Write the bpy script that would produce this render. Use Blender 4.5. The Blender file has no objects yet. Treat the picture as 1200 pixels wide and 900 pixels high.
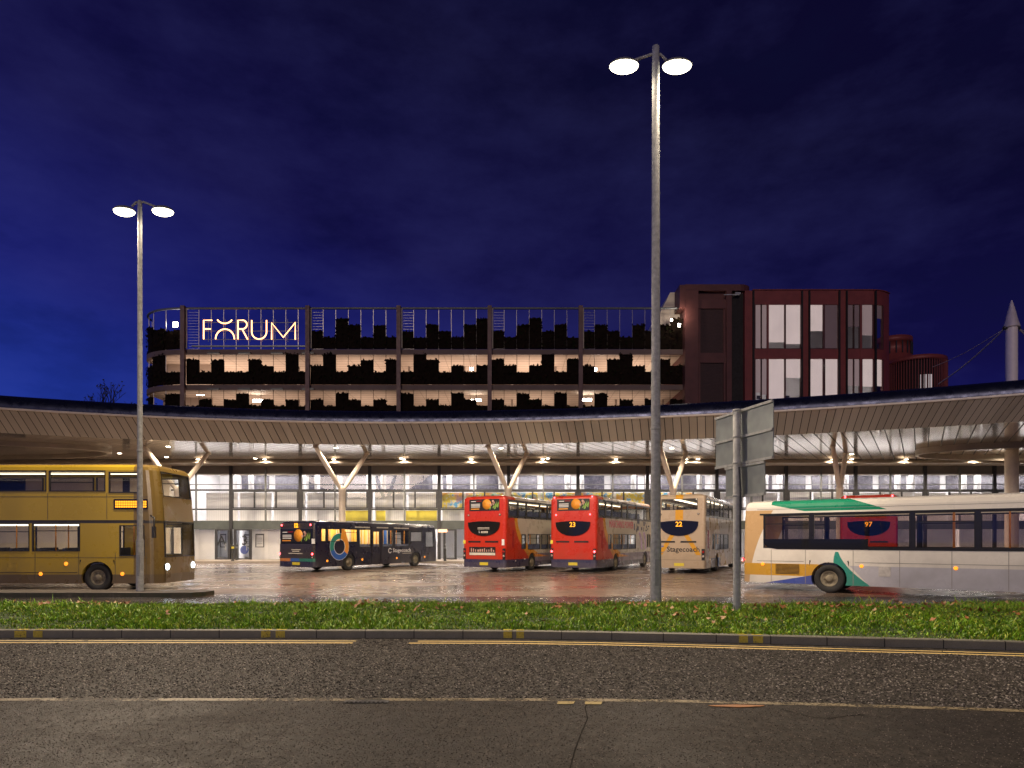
import bpy, bmesh, math, random
from math import sin, cos, pi, radians as R
from mathutils import Vector, Matrix
random.seed(7)
S = bpy.context.scene
COL = S.collection
F = 750.0; HZ = 632.0; CH = 1.85
def PX(px, Y): return (px-600.0)/F*Y
def PZ(py, Y): return CH+(HZ-py)/F*Y

# ------------------------------------------------------------------ node helper
class Sk:
    def __init__(s, nt, o): s.nt, s.o = nt, o
    def _m(s, op, b=None, c=None, clamp=False):
        n = s.nt.nodes.new('ShaderNodeMath'); n.operation = op; n.use_clamp = clamp
        for i, v in enumerate((s, b, c)):
            if v is None: continue
            if isinstance(v, Sk): s.nt.links.new(v.o, n.inputs[i])
            else: n.inputs[i].default_value = v
        return Sk(s.nt, n.outputs[0])
    def __add__(s, b): return s._m('ADD', b)
    def __sub__(s, b): return s._m('SUBTRACT', b)
    def __mul__(s, b): return s._m('MULTIPLY', b)
    def __truediv__(s, b): return s._m('DIVIDE', b)
    def __lt__(s, b): return s._m('LESS_THAN', b)
    def __gt__(s, b): return s._m('GREATER_THAN', b)
    def pow(s, b): return s._m('POWER', b)
    def fract(s): return s._m('FRACT')
    def abs(s): return s._m('ABSOLUTE')
    def sat(s): return s._m('ADD', 0.0, clamp=True)
class Mat:
    def __init__(s, name, rough=.5, metal=0.0, col=(.5,.5,.5), spec=.5):
        s.m = bpy.data.materials.new(name); s.m.use_nodes = True
        s.nt = s.m.node_tree; s.b = s.nt.nodes['Principled BSDF']
        s.b.inputs['Roughness'].default_value = rough
        s.b.inputs['Metallic'].default_value = metal
        s.b.inputs['Specular IOR Level'].default_value = spec
        s.b.inputs['Base Color'].default_value = (*col, 1)
        s._c = None
    def coord(s, kind='Object'):
        if s._c is None: s._c = s.nt.nodes.new('ShaderNodeTexCoord')
        return s._c.outputs[kind]
    def xyz(s, kind='Object'):
        n = s.nt.nodes.new('ShaderNodeSeparateXYZ'); s.nt.links.new(s.coord(kind), n.inputs[0])
        return [Sk(s.nt, n.outputs[i]) for i in range(3)]
    def noise(s, scale, detail=4, rough=.55, stretch=None, kind='Object', out=0):
        n = s.nt.nodes.new('ShaderNodeTexNoise')
        n.inputs['Scale'].default_value = scale; n.inputs['Detail'].default_value = detail; n.inputs['Roughness'].default_value = rough
        src = s.coord(kind)
        if stretch:
            mp = s.nt.nodes.new('ShaderNodeMapping'); mp.inputs['Scale'].default_value = stretch
            s.nt.links.new(src, mp.inputs[0]); src = mp.outputs[0]
        s.nt.links.new(src, n.inputs['Vector'])
        return Sk(s.nt, n.outputs[out])
    def voro(s, scale, feature='F1', out='Distance', kind='Object'):
        n = s.nt.nodes.new('ShaderNodeTexVoronoi'); n.feature = feature; n.inputs['Scale'].default_value = scale
        s.nt.links.new(s.coord(kind), n.inputs['Vector'])
        return Sk(s.nt, n.outputs[out])
    def ramp(s, fac, stops):
        n = s.nt.nodes.new('ShaderNodeValToRGB')
        e = n.color_ramp.elements
        while len(e) < len(stops): e.new(.5)
        for i, (p, c) in enumerate(stops):
            e[i].position = p
            e[i].color = (c, c, c, 1) if not hasattr(c, '__len__') else (*c, 1)
        s.nt.links.new(fac.o, n.inputs[0])
        return Sk(s.nt, n.outputs[0])
    def mix(s, fac, a, b, mode='MIX'):
        n = s.nt.nodes.new('ShaderNodeMix'); n.data_type = 'RGBA'; n.blend_type = mode
        for idx, v in ((0, fac), (6, a), (7, b)):
            if isinstance(v, Sk): s.nt.links.new(v.o, n.inputs[idx])
            elif idx == 0: n.inputs[0].default_value = v
            else: n.inputs[idx].default_value = (*v, 1)
        return Sk(s.nt, n.outputs[2])
    def set(s, name, v):
        if isinstance(v, Sk): s.nt.links.new(v.o, s.b.inputs[name])
        elif hasattr(v, '__len__'): s.b.inputs[name].default_value = (*v, 1)
        else: s.b.inputs[name].default_value = v
        return s
    def bump(s, h, strength=.3, dist=.01):
        n = s.nt.nodes.new('ShaderNodeBump'); n.inputs['Strength'].default_value = strength; n.inputs['Distance'].default_value = dist
        s.nt.links.new(h.o, n.inputs['Height']); s.nt.links.new(n.outputs[0], s.b.inputs['Normal'])
        return s
    def emit(s, col, k):
        s.b.inputs['Emission Color'].default_value = (*col, 1); s.b.inputs['Emission Strength'].default_value = k
        return s
def worn(name, col, rough=.5, metal=0.0, amt=.25, scale=3.0, spec=.5, coat=0.0, stretch=None):
    m = Mat(name, rough, metal, col, spec)
    n = m.noise(scale, 6, .6, stretch)
    d = tuple(c*(1-amt) for c in col); l = tuple(min(1, c*(1+amt*.6)) for c in col)
    m.set('Base Color', m.ramp(n, [(.3, d), (.7, l)]))
    r = m.ramp(m.noise(scale*4, 4), [(.3, max(.02, rough-.1)), (.7, min(1, rough+.12))])
    m.set('Roughness', r)
    if coat: m.set('Coat Weight', coat); m.set('Coat Roughness', .08)
    return m.m
def emat(name, col, k, base=(.8,.8,.8)):
    return Mat(name, .4, 0, base).emit(col, k).m
def glassmat(name, tint=(.9,.92,.93), refl=.9, rough=.02, opac=0.0, opcol=(.02,.02,.02)):
    m = bpy.data.materials.new(name); m.use_nodes = True; nt = m.node_tree; nt.nodes.clear()
    out = nt.nodes.new('ShaderNodeOutputMaterial')
    tr = nt.nodes.new('ShaderNodeBsdfTransparent'); tr.inputs[0].default_value = (*tint, 1)
    gl = nt.nodes.new('ShaderNodeBsdfGlossy'); gl.inputs[0].default_value = (refl, refl, refl, 1); gl.inputs['Roughness'].default_value = rough
    lw = nt.nodes.new('ShaderNodeLayerWeight'); lw.inputs[0].default_value = .5
    pw = nt.nodes.new('ShaderNodeMath'); pw.operation = 'POWER'; pw.inputs[1].default_value = 4.0; nt.links.new(lw.outputs['Facing'], pw.inputs[0])
    fr = nt.nodes.new('ShaderNodeMath'); fr.operation = 'MULTIPLY_ADD'; fr.inputs[1].default_value = .8; fr.inputs[2].default_value = .05; nt.links.new(pw.outputs[0], fr.inputs[0])
    tc = nt.nodes.new('ShaderNodeTexCoord'); nz = nt.nodes.new('ShaderNodeTexNoise'); nz.inputs['Scale'].default_value = .6
    bp = nt.nodes.new('ShaderNodeBump'); bp.inputs['Strength'].default_value = .05; bp.inputs['Distance'].default_value = .05
    nt.links.new(tc.outputs['Object'], nz.inputs[0]); nt.links.new(nz.outputs[0], bp.inputs['Height']); nt.links.new(bp.outputs[0], gl.inputs['Normal'])
    mx = nt.nodes.new('ShaderNodeMixShader'); nt.links.new(fr.outputs[0], mx.inputs[0]); nt.links.new(tr.outputs[0], mx.inputs[1]); nt.links.new(gl.outputs[0], mx.inputs[2])
    last = mx
    if opac:
        df = nt.nodes.new('ShaderNodeBsdfDiffuse'); df.inputs[0].default_value = (*opcol, 1)
        m2 = nt.nodes.new('ShaderNodeMixShader'); m2.inputs[0].default_value = opac
        nt.links.new(mx.outputs[0], m2.inputs[1]); nt.links.new(df.outputs[0], m2.inputs[2]); last = m2
    nt.links.new(last.outputs[0], out.inputs[0])
    return m

# ------------------------------------------------------------------ mesh helper
class MB:
    def __init__(s): s.v = []; s.f = []; s.sm = []; s.uv = None; s.mi = []
    def add(s, vs, fs, smooth=False, mi=0):
        o = len(s.v); s.v += [tuple(v) for v in vs]
        for f in fs: s.f.append(tuple(i+o for i in f)); s.sm.append(smooth); s.mi.append(mi)
        return s
    def box(s, x0, x1, y0, y1, z0, z1, mi=0):
        v = [(x0,y0,z0),(x1,y0,z0),(x1,y1,z0),(x0,y1,z0),(x0,y0,z1),(x1,y0,z1),(x1,y1,z1),(x0,y1,z1)]
        return s.add(v, [(0,3,2,1),(4,5,6,7),(0,1,5,4),(1,2,6,5),(2,3,7,6),(3,0,4,7)], mi=mi)
    def quad(s, a, b, c, d, mi=0): return s.add([a,b,c,d], [(0,1,2,3)], mi=mi)
    def tube(s, pts, r, n=8, caps=True, smooth=True, mi=0):
        pts = [Vector(p) for p in pts]; rs = r if hasattr(r, '__len__') else [r]*len(pts)
        vs = []; prev = None
        for i, p in enumerate(pts):
            d = (pts[min(i+1, len(pts)-1)]-pts[max(i-1, 0)]).normalized()
            up = Vector((0,0,1)) if abs(d.z) < .9 else Vector((0,1,0))
            if prev is not None: a = (prev-d*prev.dot(d)).normalized()
            else: a = d.cross(up).normalized()
            prev = a; b = d.cross(a)
            for k in range(n):
                t = 2*pi*k/n; vs.append(p+(a*cos(t)+b*sin(t))*rs[i])
        fs = []
        for i in range(len(pts)-1):
            for k in range(n):
                k2 = (k+1) % n; fs.append((i*n+k, i*n+k2, (i+1)*n+k2, (i+1)*n+k))
        s.add(vs, fs, smooth, mi)
        if caps:
            s.add(vs[:n], [tuple(range(n-1, -1, -1))], mi=mi); s.add(vs[-n:], [tuple(range(n))], mi=mi)
        return s
    def lathe(s, prof, c=(0,0,0), axis='z', n=24, smooth=True, mi=0):
        # prof: list of (r, h); axis z or x
        vs = []; 
        for r, h in prof:
            for k in range(n):
                t = 2*pi*k/n
                if axis == 'z': vs.append((c[0]+r*cos(t), c[1]+r*sin(t), c[2]+h))
                elif axis == 'x': vs.append((c[0]+h, c[1]+r*cos(t), c[2]+r*sin(t)))
                else: vs.append((c[0]+r*cos(t), c[1]+h, c[2]+r*sin(t)))
        fs = [(i*n+k, i*n+(k+1)%n, (i+1)*n+(k+1)%n, (i+1)*n+k) for i in range(len(prof)-1) for k in range(n)]
        return s.add(vs, fs, smooth, mi)
    def prism(s, poly, y0, y1, plane='xz', mi=0):
        # poly in 2D extruded along the third axis
        n = len(poly)
        def P(a, b, t):
            return {'xz': (a, t, b), 'xy': (a, b, t), 'yz': (t, a, b)}[plane]
        vs = [P(a, b, y0) for a, b in poly]+[P(a, b, y1) for a, b in poly]
        fs = [tuple(range(n)), tuple(range(2*n-1, n-1, -1))]+[(i, (i+1) % n, n+(i+1) % n, n+i) for i in range(n)]
        return s.add(vs, fs, mi=mi)
    def build(s, name, mat, parent=None, fix=True, loc=None):
        me = bpy.data.meshes.new(name); me.from_pydata(s.v, [], s.f)
        mats = mat if isinstance(mat, (list, tuple)) else [mat]
        for m in mats: me.materials.append(m)
        me.polygons.foreach_set('use_smooth', s.sm)
        me.polygons.foreach_set('material_index', s.mi)
        if s.uv:
            l = me.uv_layers.new(name='UVMap')
            for i, u in enumerate(s.uv): l.data[i].uv = u
        me.validate(); 
        if fix and len(s.f) < 20000:
            bm = bmesh.new(); bm.from_mesh(me); bmesh.ops.recalc_face_normals(bm, faces=bm.faces); bm.to_mesh(me); bm.free()
        me.update()
        o = bpy.data.objects.new(name, me); COL.objects.link(o)
        if parent: o.parent = parent
        if loc: o.location = loc
        return o
def tag(o, label=None, cat=None, group=None, kind=None):
    if label: o['label'] = label
    if cat: o['category'] = cat
    if group: o['group'] = group
    if kind: o['kind'] = kind
    return o
def empty(name, loc=(0,0,0), rz=0, label=None, cat=None, group=None):
    o = bpy.data.objects.new(name, None); COL.objects.link(o); o.location = loc; o.rotation_euler = (0,0,rz); o.empty_display_size = .3
    return tag(o, label, cat, group)
def copy_tree(o, parent=None, skip=()):
    c = o.copy(); COL.objects.link(c); c.parent = parent
    for ch in list(o.children): copy_tree(ch, c)
    return c
def struct(name, mb, mat, **k): return tag(mb.build(name, mat, **k), kind='structure')
def text(s, size, mat, parent, M, name='lettering', ext=.004, width=None, bold=0.0, sx=1.0):
    cu = bpy.data.curves.new(name, 'FONT'); cu.body = s; cu.size = size; cu.extrude = ext; cu.offset = bold
    cu.align_x = 'CENTER'; cu.align_y = 'CENTER'; cu.resolution_u = 2
    t = bpy.data.objects.new('tmp', cu); COL.objects.link(t)
    bpy.context.view_layer.update()
    me = bpy.data.meshes.new_from_object(t.evaluated_get(bpy.context.evaluated_depsgraph_get()))
    bpy.data.objects.remove(t); bpy.data.curves.remove(cu)
    me.materials.clear(); me.materials.append(mat); me.name = name
    if width:
        w = max(v.co.x for v in me.vertices)-min(v.co.x for v in me.vertices); k = width/w
        for v in me.vertices: v.co.x *= k
    me.transform(M)
    o = bpy.data.objects.new(name, me); COL.objects.link(o); o.parent = parent
    return o
def face_rear(x, y, z): # text plane facing -Y, upright
    return Matrix.Translation((x, y, z)) @ Matrix.Rotation(pi/2, 4, 'X')
def face_right(x, y, z): # text on +X side, read with forward(+y) to the right
    return Matrix.Translation((x, y, z)) @ Matrix.Rotation(pi/2, 4, 'Z') @ Matrix.Rotation(pi/2, 4, 'X')
def batwing(l, side=1):
    # road luminaire: little light straight down the pole, most of it thrown out to the sides
    l.use_nodes = True; nt = l.node_tree; em = nt.nodes['Emission']
    tc = nt.nodes.new('ShaderNodeTexCoord'); sp = nt.nodes.new('ShaderNodeSeparateXYZ'); nt.links.new(tc.outputs['Normal'], sp.inputs[0])
    ab = nt.nodes.new('ShaderNodeMath'); ab.operation = 'ABSOLUTE'; nt.links.new(sp.outputs[2], ab.inputs[0])
    rp_ = nt.nodes.new('ShaderNodeValToRGB'); e = rp_.color_ramp.elements; e[0].position = .50; e[0].color = (1,1,1,1); e[1].position = 1.0; e[1].color = (.45,.45,.45,1)
    k = e.new(.80); k.color = (.75,.75,.75,1)
    nt.links.new(ab.outputs[0], rp_.inputs[0]); nx, ny = Sk(nt, sp.outputs[0]), Sk(nt, sp.outputs[1])
    q = (nx*float(side))/(nx*nx+ny*ny+.00001).pow(.5)     # 1 = straight towards the pole
    cut = ((q*-1.0+.93)*14.0).sat()
    nt.links.new((Sk(nt, rp_.outputs[0])*(cut*.985+.015)).o, em.inputs['Strength'])
def light(kind, name, loc, power, col, parent=None, **k):
    l = bpy.data.lights.new(name, kind); l.energy = power; l.color = col
    for a, b in k.items(): setattr(l, a, b)
    o = bpy.data.objects.new(name, l); COL.objects.link(o); o.location = loc
    if parent: o.parent = parent
    return o

# ------------------------------------------------------------------ camera, world
cam = bpy.data.cameras.new('camera'); co = bpy.data.objects.new('camera', cam); COL.objects.link(co)
co.location = (0,0,CH); co.rotation_euler = (pi/2,0,0); cam.sensor_width = 36; cam.lens = 22.5; cam.shift_y = 182/1200; cam.clip_end = 3000; cam.clip_start = .1
S.camera = co
S.view_settings.view_transform = 'Standard'; S.view_settings.look = 'None'; S.view_settings.exposure = 0; S.view_settings.gamma = 1
W = bpy.data.worlds.new('World'); S.world = W; W.use_nodes = True; nt = W.node_tree
bg = nt.nodes['Background']
class WM(Mat):
    def __init__(s, nt): s.nt = nt; s._c = None
w = WM(nt)
x, y, z = w.xyz('Generated')
el = z/(x*x+y*y+z*z).pow(.5)
az = x/((x*x+y*y).pow(.5)+.0001)        # -1 left .. 1 right
k = (el*1.05+az*.24+.14)
base = w.ramp(k, [(.0, (.022,.080,.42)), (.16, (.012,.033,.29)), (.34, (.0092,.0120,.140)), (.52, (.0055,.0045,.052)), (.75, (.0035,.0028,.022))])
cl = w.noise(2.4, 7, .62, (1.0, 1.0, 2.2), 'Generated')
cl2 = w.noise(5.5, 6, .6, (1.0, 1.0, 2.6), 'Generated')
c1 = w.ramp(cl*.7+cl2*.3, [(.43, 0.0), (.64, 1.0)])
cc = w.mix(c1*.65, base, w.mix(.5, w.mix(1.0, base, base, 'ADD'), (.026,.028,.105)))
cc2 = w.mix(w.ramp(cl2*.6+cl*.4, [(.32, .35), (.48, 0.0)]), cc, (.004,.006,.030))
sky = nt.nodes.new('ShaderNodeTexSky'); sky.sky_type = 'NISHITA'; sky.sun_disc = False; sky.sun_elevation = R(-4); sky.sun_rotation = R(-60)
hs = nt.nodes.new('ShaderNodeMix'); hs.data_type = 'RGBA'; hs.blend_type = 'ADD'; hs.inputs[0].default_value = .005
nt.links.new(cc2.o, hs.inputs[6]); nt.links.new(sky.outputs[0], hs.inputs[7])
nt.links.new(hs.outputs[2], bg.inputs[0]); bg.inputs[1].default_value = 1.0

# ------------------------------------------------------------------ materials
M = {}
M['galv'] = worn('galvanised_steel', (.46,.465,.45), .75, .0, .3, 9, spec=.08)
sun = light('SUN', 'fill_sun', (-20,-30,30), .55, (1,.80,.64), angle=R(16)); sun.rotation_euler = Vector((.22,.955,-.20)).to_track_quat('-Z', 'Y').to_euler()  # added soft fill from behind the camera, lifts the upper facades
M['cream'] = worn('cream_paint', (.72,.63,.52), .35, 0, .12, 2)
M['bone'] = worn('pale_render', (.55,.48,.38), .7, 0, .15, .7)
M['white'] = worn('white_paint', (.74,.73,.73), .5, 0, .06, 1.2)
M['dark'] = worn('dark_grey_metal', (.045,.046,.05), .4, .3, .3, 5)
M['grey'] = worn('mid_grey_metal', (.17,.18,.18), .4, .3, .2, 5)
M['header'] = worn('bronze_grey_header', (.21,.19,.17), .45, .2, .2, 1.0)
M['beam'] = worn('green_grey_beam', (.085,.10,.095), .4, .1, .2, 2)
M['black'] = worn('black_plastic', (.012,.012,.013), .4, 0, .3, 5)
M['rubber'] = worn('tyre_rubber', (.02,.02,.02), .8, 0, .3, 8)
M['rim'] = worn('dusty_wheel_rim', (.23,.20,.14), .6, .2, .4, 6)
M['glass'] = glassmat('clear_glass', (.93,.94,.95), .9)
M['busglass'] = glassmat('bus_glass', (.88,.89,.89), .45, .02)
M['tint'] = glassmat('tinted_bus_glass', (.66,.58,.54), .9, .02)
M['concrete'] = worn('concrete', (.33,.27,.23), .8, 0, .25, .8)
M['navy'] = worn('navy_roof_metal', (.035,.04,.075), .28, .75, .2, .6)
M['maroon'] = worn('maroon_cladding', (.24,.050,.042), .5, .1, .2, .8)
M['maroondk'] = worn('brown_maroon_cladding', (.12,.040,.034), .55, .1, .25, .8)
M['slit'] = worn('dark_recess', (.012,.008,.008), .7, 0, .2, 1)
M['yellow'] = worn('yellow_panel', (.80,.68,.07), .5, 0, .1, 2)
M['plate'] = worn('yellow_number_plate', (.62,.50,.04), .4, 0, .12, 9)
M['downlight'] = emat('downlight_lens', (1,.86,.66), 30)
M['amber'] = emat('amber_display', (1,.36,.01), 2.4, (.1,.05,.02))
M['amberlamp'] = emat('amber_lamp', (1,.30,.02), 1.7, (.5,.15,.01))
M['redlit'] = emat('lit_red_lamp', (1,.05,.06), 14, (.5,.02,.02))
M['redoff'] = worn('red_lens', (.35,.02,.02), .15, 0, .1, 9)
M['clearlens'] = worn('clear_lens', (.55,.5,.45), .15, .3, .1, 9)
M['stripl'] = emat('bus_ceiling_strip', (1,.90,.74), 9)
M['pole_y'] = worn('orange_grab_rail', (.75,.30,.03), .4, 0, .1, 9)
M['seat'] = worn('blue_seat_moquette', (.09,.10,.17), .9, 0, .4, 12)
M['inner'] = worn('pale_bus_lining', (.62,.58,.50), .7, 0, .15, 3)
M['wht'] = worn('white_vinyl', (.75,.75,.75), .5, 0, .05, 9)
M['bark'] = worn('dark_bark', (.05,.04,.03), .9, 0, .3, 5)
# ================================================================== GROUND
KERB = [(-90,12.02),(-40,12.02),(-9.6,12.0),(-5,12.0),(0,11.92),(1.5,11.78),(3.08,11.56),(4.5,11.33),(5.9,11.08),(7.2,10.88),(8.54,10.62),(10.5,10.15),(14,9.2),(20,7.2),(30,3.0),(40,-2.5),(60,-16)]
EDGE = [(-90,7.38),(-40,7.38),(-6,7.38),(0,7.38),(1.0,7.36),(2.0,7.30),(3.5,7.16),(5.5,6.90),(7.5,6.55),(10.5,5.9),(14,4.9),(20,2.6),(30,-2.2),(40,-8),(60,-22)]
def yat(L, x):
    for (a, b), (c, d) in zip(L, L[1:]):
        if a <= x <= c: return b+(d-b)*(x-a)/(c-a)
    return L[-1][1]
def offs(L, d):
    out = []
    for i, (x, y) in enumerate(L):
        a = Vector(L[max(0, i-1)]); b = Vector(L[min(len(L)-1, i+1)]); t = (b-a).normalized(); n = Vector((-t.y, t.x))
        out.append((x+n.x*d, y+n.y*d))
    return out
def dens(L, n=6):
    out = []
    for (a, b), (c, d) in zip(L, L[1:]):
        m = max(1, int(abs(c-a)/1.0)) if abs(a) < 31 else 1
        for i in range(m): out.append((a+(c-a)*i/m, b+(d-b)*i/m))
    return out+[L[-1]]
KERB = dens(KERB); EDGE = dens(EDGE)

def asphalt(name, base, chip, rough, chips=.5, sc=55, wet=.0):
    m = Mat(name, rough, 0, base)
    v = m.voro(sc, out='Color'); v2 = m.voro(sc, out='Distance')
    n = m.noise(.55, 6, .6); n2 = m.noise(7, 5, .6); n3 = m.noise(160, 2, .5)
    dark = tuple(c*.5 for c in base)
    c = m.mix(m.ramp(v, [(.35, 0.0), (.95, chips)]), base, chip)
    c = m.mix(m.ramp(v2, [(.25, 0.0), (.75, .85)]), c, dark)
    ng = m.noise(11, 9, .78, (1,.5,1)); c = m.mix(m.ramp(ng, [(.44, .6), (.52, 0.0)]), c, tuple(q*.35 for q in base)); c = m.mix(m.ramp(ng, [(.53, 0.0), (.64, .45)]), c, chip)
    c = m.mix(m.ramp(n, [(.34, .55), (.62, 0.0)]), c, tuple(q*.42 for q in base))
    c = m.mix(m.ramp(n2, [(.4, .25), (.65, 0.0)]), c, tuple(q*.5 for q in base))
    m.set('Base Color', c)
    m.set('Roughness', m.ramp(n*.6+n2*.4, [(.38, max(.08, rough-wet)), (.6, rough)]))
    h = m.ramp(v2, [(0.0, 1.0), (.8, 0.0)])*.8+n3*.5
    m.set('Specular IOR Level', .16)
    return m.bump(h, .5, .006).m
m_road = asphalt('chipped_wet_asphalt', (.030,.026,.022), (.26,.23,.20), .80, .60, 40, .22)
m_foot = asphalt('fine_tarmac', (.027,.0215,.018), (.14,.115,.10), .75, .42, 62, .30)
m_lane = asphalt('grey_lane_tarmac', (.085,.08,.08), (.2,.19,.19), .3, .3, 45, .2)

g = MB().quad((-900,-300,-.05), (900,-300,-.05), (900,1600,-.05), (-900,1600,-.05))
struct('ground', g, worn('dark_ground', (.06,.055,.05), .9, 0, .3, .05))
def strip(A, B, z, name, mat):
    m = MB(); n = len(A)
    m.add([(x, y, z) for x, y in A]+[(x, y, z) for x, y in B], [(i, i+1, n+i+1, n+i) for i in range(n-1)])
    return struct(name, m, mat)
strip(EDGE, KERB, 0, 'road', m_road)
strip([(x, y-30) for x, y in EDGE], EDGE, .0, 'footpath', m_foot)
def chips():
    rnd = random.Random(9)
    def scatter(N, ya, yb, rng, s0, s1, name, cols, lab):
        V = []; Fc = []; MI = []
        for _ in range(N):
            y = ya+(yb-ya)*rnd.random()**1.15; hw = y*.82+.4; x = rnd.uniform(-hw, hw); e = yat(EDGE, x); k = yat(KERB, x)
            if rng == 'road' and (not (e+.08 < y < k-.06) or (y > k-.62 and not PX(419,11.6) < x < PX(480,11.6))): continue
            if rng == 'foot' and y > e-.05: continue
            s = rnd.uniform(s0, s1); a = rnd.uniform(0, 6.28); b = len(V); h = s*rnd.uniform(.35,.8)
            for q in range(4): t = a+q*pi/2+rnd.uniform(-.4,.4); r = s*rnd.uniform(.7,1.1); V.append((x+cos(t)*r, y+sin(t)*r, .0))
            for q in range(4): t = a+q*pi/2+rnd.uniform(-.3,.3); r = s*rnd.uniform(.35,.7); V.append((x+cos(t)*r, y+sin(t)*r, h*rnd.uniform(.8,1.1)))
            Fc += [(b,b+1,b+5,b+4),(b+1,b+2,b+6,b+5),(b+2,b+3,b+7,b+6),(b+3,b,b+4,b+7),(b+4,b+5,b+6,b+7)]; MI += [rnd.choice((0,1,1,2,2,3))]*5
        m = MB(); m.v = V; m.f = Fc; m.mi = MI; m.sm = [False]*len(Fc)
        tag(m.build(name, [Mat('chip', .6, 0, c, .3).m for c in cols], fix=False), lab, 'road chippings', kind='stuff')
    scatter(52000, 7.0, 12.1, 'road', .008, .019, 'road_chippings', [(.34,.31,.27), (.115,.10,.088), (.04,.034,.029), (.018,.015,.013)], 'coarse grey stone chippings bound in the road surface')
    scatter(26000, 4.9, 7.45, 'foot', .004, .0085, 'footpath_grit', [(.26,.225,.195), (.085,.07,.06), (.036,.029,.024), (.02,.016,.013)], 'fine pale grit in the near footpath tarmac')
chips()
# yellow lines, worn
def paint(name, col, thr):
    m = bpy.data.materials.new(name); mm = Mat(name, .55, 0, col); bpy.data.materials.remove(m)
    n = mm.noise(30, 5, .7); n2 = mm.noise(2.2, 3, .6)
    mm.set('Base Color', mm.ramp(n, [(.3, tuple(c*.55 for c in col)), (.6, col)]))
    mm.set('Alpha', mm.ramp(n*.55+n2*.45, [(thr, 0.0), (thr+.05, 1.0)]))
    return mm.m
py1 = paint('yellow_road_paint', (.80,.58,.22), .33); py2 = paint('worn_yellow_road_paint', (.72,.55,.24), .40); py3 = paint('faded_edge_paint', (.22,.175,.10), .46)
def line(L, d, w, x0, x1, name, mat, z=.004):
    P = [p for p in L if x0 < p[0] < x1]
    P = [(x0, yat(L, x0))]+P+[(x1, yat(L, x1))]
    A = offs(P, -d-w/2); B = offs(P, -d+w/2)
    strip(A, B, z, name, mat)
xa = PX(417, 11.6); xb = PX(482, 11.6)
line(KERB, .56, .085, -40, xa, 'road_marking', py1)
line(KERB, .34, .075, -40, xa, 'road_marking', py2)
line(KERB, .56, .085, xb, 38, 'road_marking', py1)
line(KERB, .34, .075, PX(490, 11.6), 38, 'road_marking', py1)
line(EDGE, .0, .12, -40, 38, 'road_marking', py3, .004)
for a, b, d in ((652,671,.10), (684,703,.15)):
    Y = 7.25; x0, x1 = PX(a, Y), PX(b, Y)
    m = MB().quad((x0,Y-.07-d*.2,.008), (x1,Y-.07-d*.2,.008), (x1+.03,Y+.05-d*.2,.008), (x0+.02,Y+.05-d*.2,.008)); struct('road_marking', m, paint('pale_yellow_mark', (.36,.27,.08), .38))
# tarmac seams
seam = worn('tarmac_seam', (.012,.010,.009), .9, 0, .3, 9, spec=.05)
m = MB(); pts = [(.86,7.30),(.80,7.0),(.78,6.6),(.66,6.1),(.55,5.6),(.40,4.8)]
for (a, b), (c, d) in zip(pts, pts[1:]): m.quad((a-.005,b,.004), (a+.005,b,.004), (c+.006,d,.004), (c-.006,d,.004))
struct('tarmac_seam', m, seam)
rnd = random.Random(21); m = MB()
def crack(x, y, ang, n, w):
    for _ in range(n):
        x2 = x+cos(ang)*.12; y2 = y+sin(ang)*.12; nx, ny = -sin(ang)*w*rnd.uniform(.4,1.2), cos(ang)*w
        m.quad((x-nx,y-ny,.004), (x2-nx,y2-ny,.004), (x2+nx,y2+ny,.004), (x+nx,y+ny,.004)); x, y = x2, y2; ang += rnd.uniform(-.6,.6)
for c_ in ((-2.9,11.2,3.6,16,.010),(-3.4,10.6,.4,10,.008),(-2.2,11.0,1.9,6,.009),(-6.9,7.2,2.2,8,.007),(2.9,7.05,-1.3,9,.006),(-.4,7.2,-.5,7,.005),(6.6,9.6,.5,14,.008)): crack(*c_)
struct('road_cracks', m, seam)
# gully / iron cover beside the footpath edge
dr = empty('drain_cover', (PX(430, 7.3), 7.27, .004), 0, 'narrow black iron drain cover set in the tarmac edge', 'drain cover')
MB().box(-.25,.25,-.06,.06,0,.006).build('frame', M['dark'], dr)
m = MB()
for i in range(9): m.box(-.22+i*.05,-.195+i*.05,-.045,.045,.006,.012)
m.build('grate', M['black'], dr)
ml = MB().prism([(cos(t)*(.30+.04*sin(3*t)), sin(t)*.05+.006*sin(5*t)) for t in [i*2*pi/16 for i in range(16)]], .004, .010, 'xy')
lf = tag(ml.build('leaf_litter', worn('orange_leaf', (.30,.12,.03), .6, 0, .3, 12), loc=(PX(863,7.1), 7.08, 0)), 'flattened orange leaf smear on the near footpath', 'litter', kind=None)
# kerb with block joints (one continuous course)
mk = Mat('granite_kerb', .55, 0, (.14,.13,.105)); X, Y, Z = mk.xyz()
j = ((X/.915).fract()-.5).abs() > .490
nk = mk.noise(4, 6, .65); nk2 = mk.noise(60, 3)
c = mk.mix(nk, (.11,.11,.085), (.26,.25,.20)); c = mk.mix(mk.ramp(nk2, [(.3, .3), (.6, 0.0)]), c, (.04,.045,.02))
c = mk.mix(j, c, (.012,.012,.01)); mk.set('Base Color', c); mk.bump(nk2, .3, .004)
K0 = offs(KERB, 0); K1 = offs(KERB, .02); K2 = offs(KERB, .13)
m = MB(); n = len(KERB)
m.add([(x,y,-.02) for x,y in K0]+[(x,y,.135) for x,y in K0]+[(x,y,.15) for x,y in K1]+[(x,y,.15) for x,y in K2], [(r*n+i, r*n+i+1, (r+1)*n+i+1, (r+1)*n+i) for r in range(3) for i in range(n-1)])
struct('kerb', m, mk.m)
ky = paint('kerb_loading_mark', (.62,.50,.04), .36)
m = MB()
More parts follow.
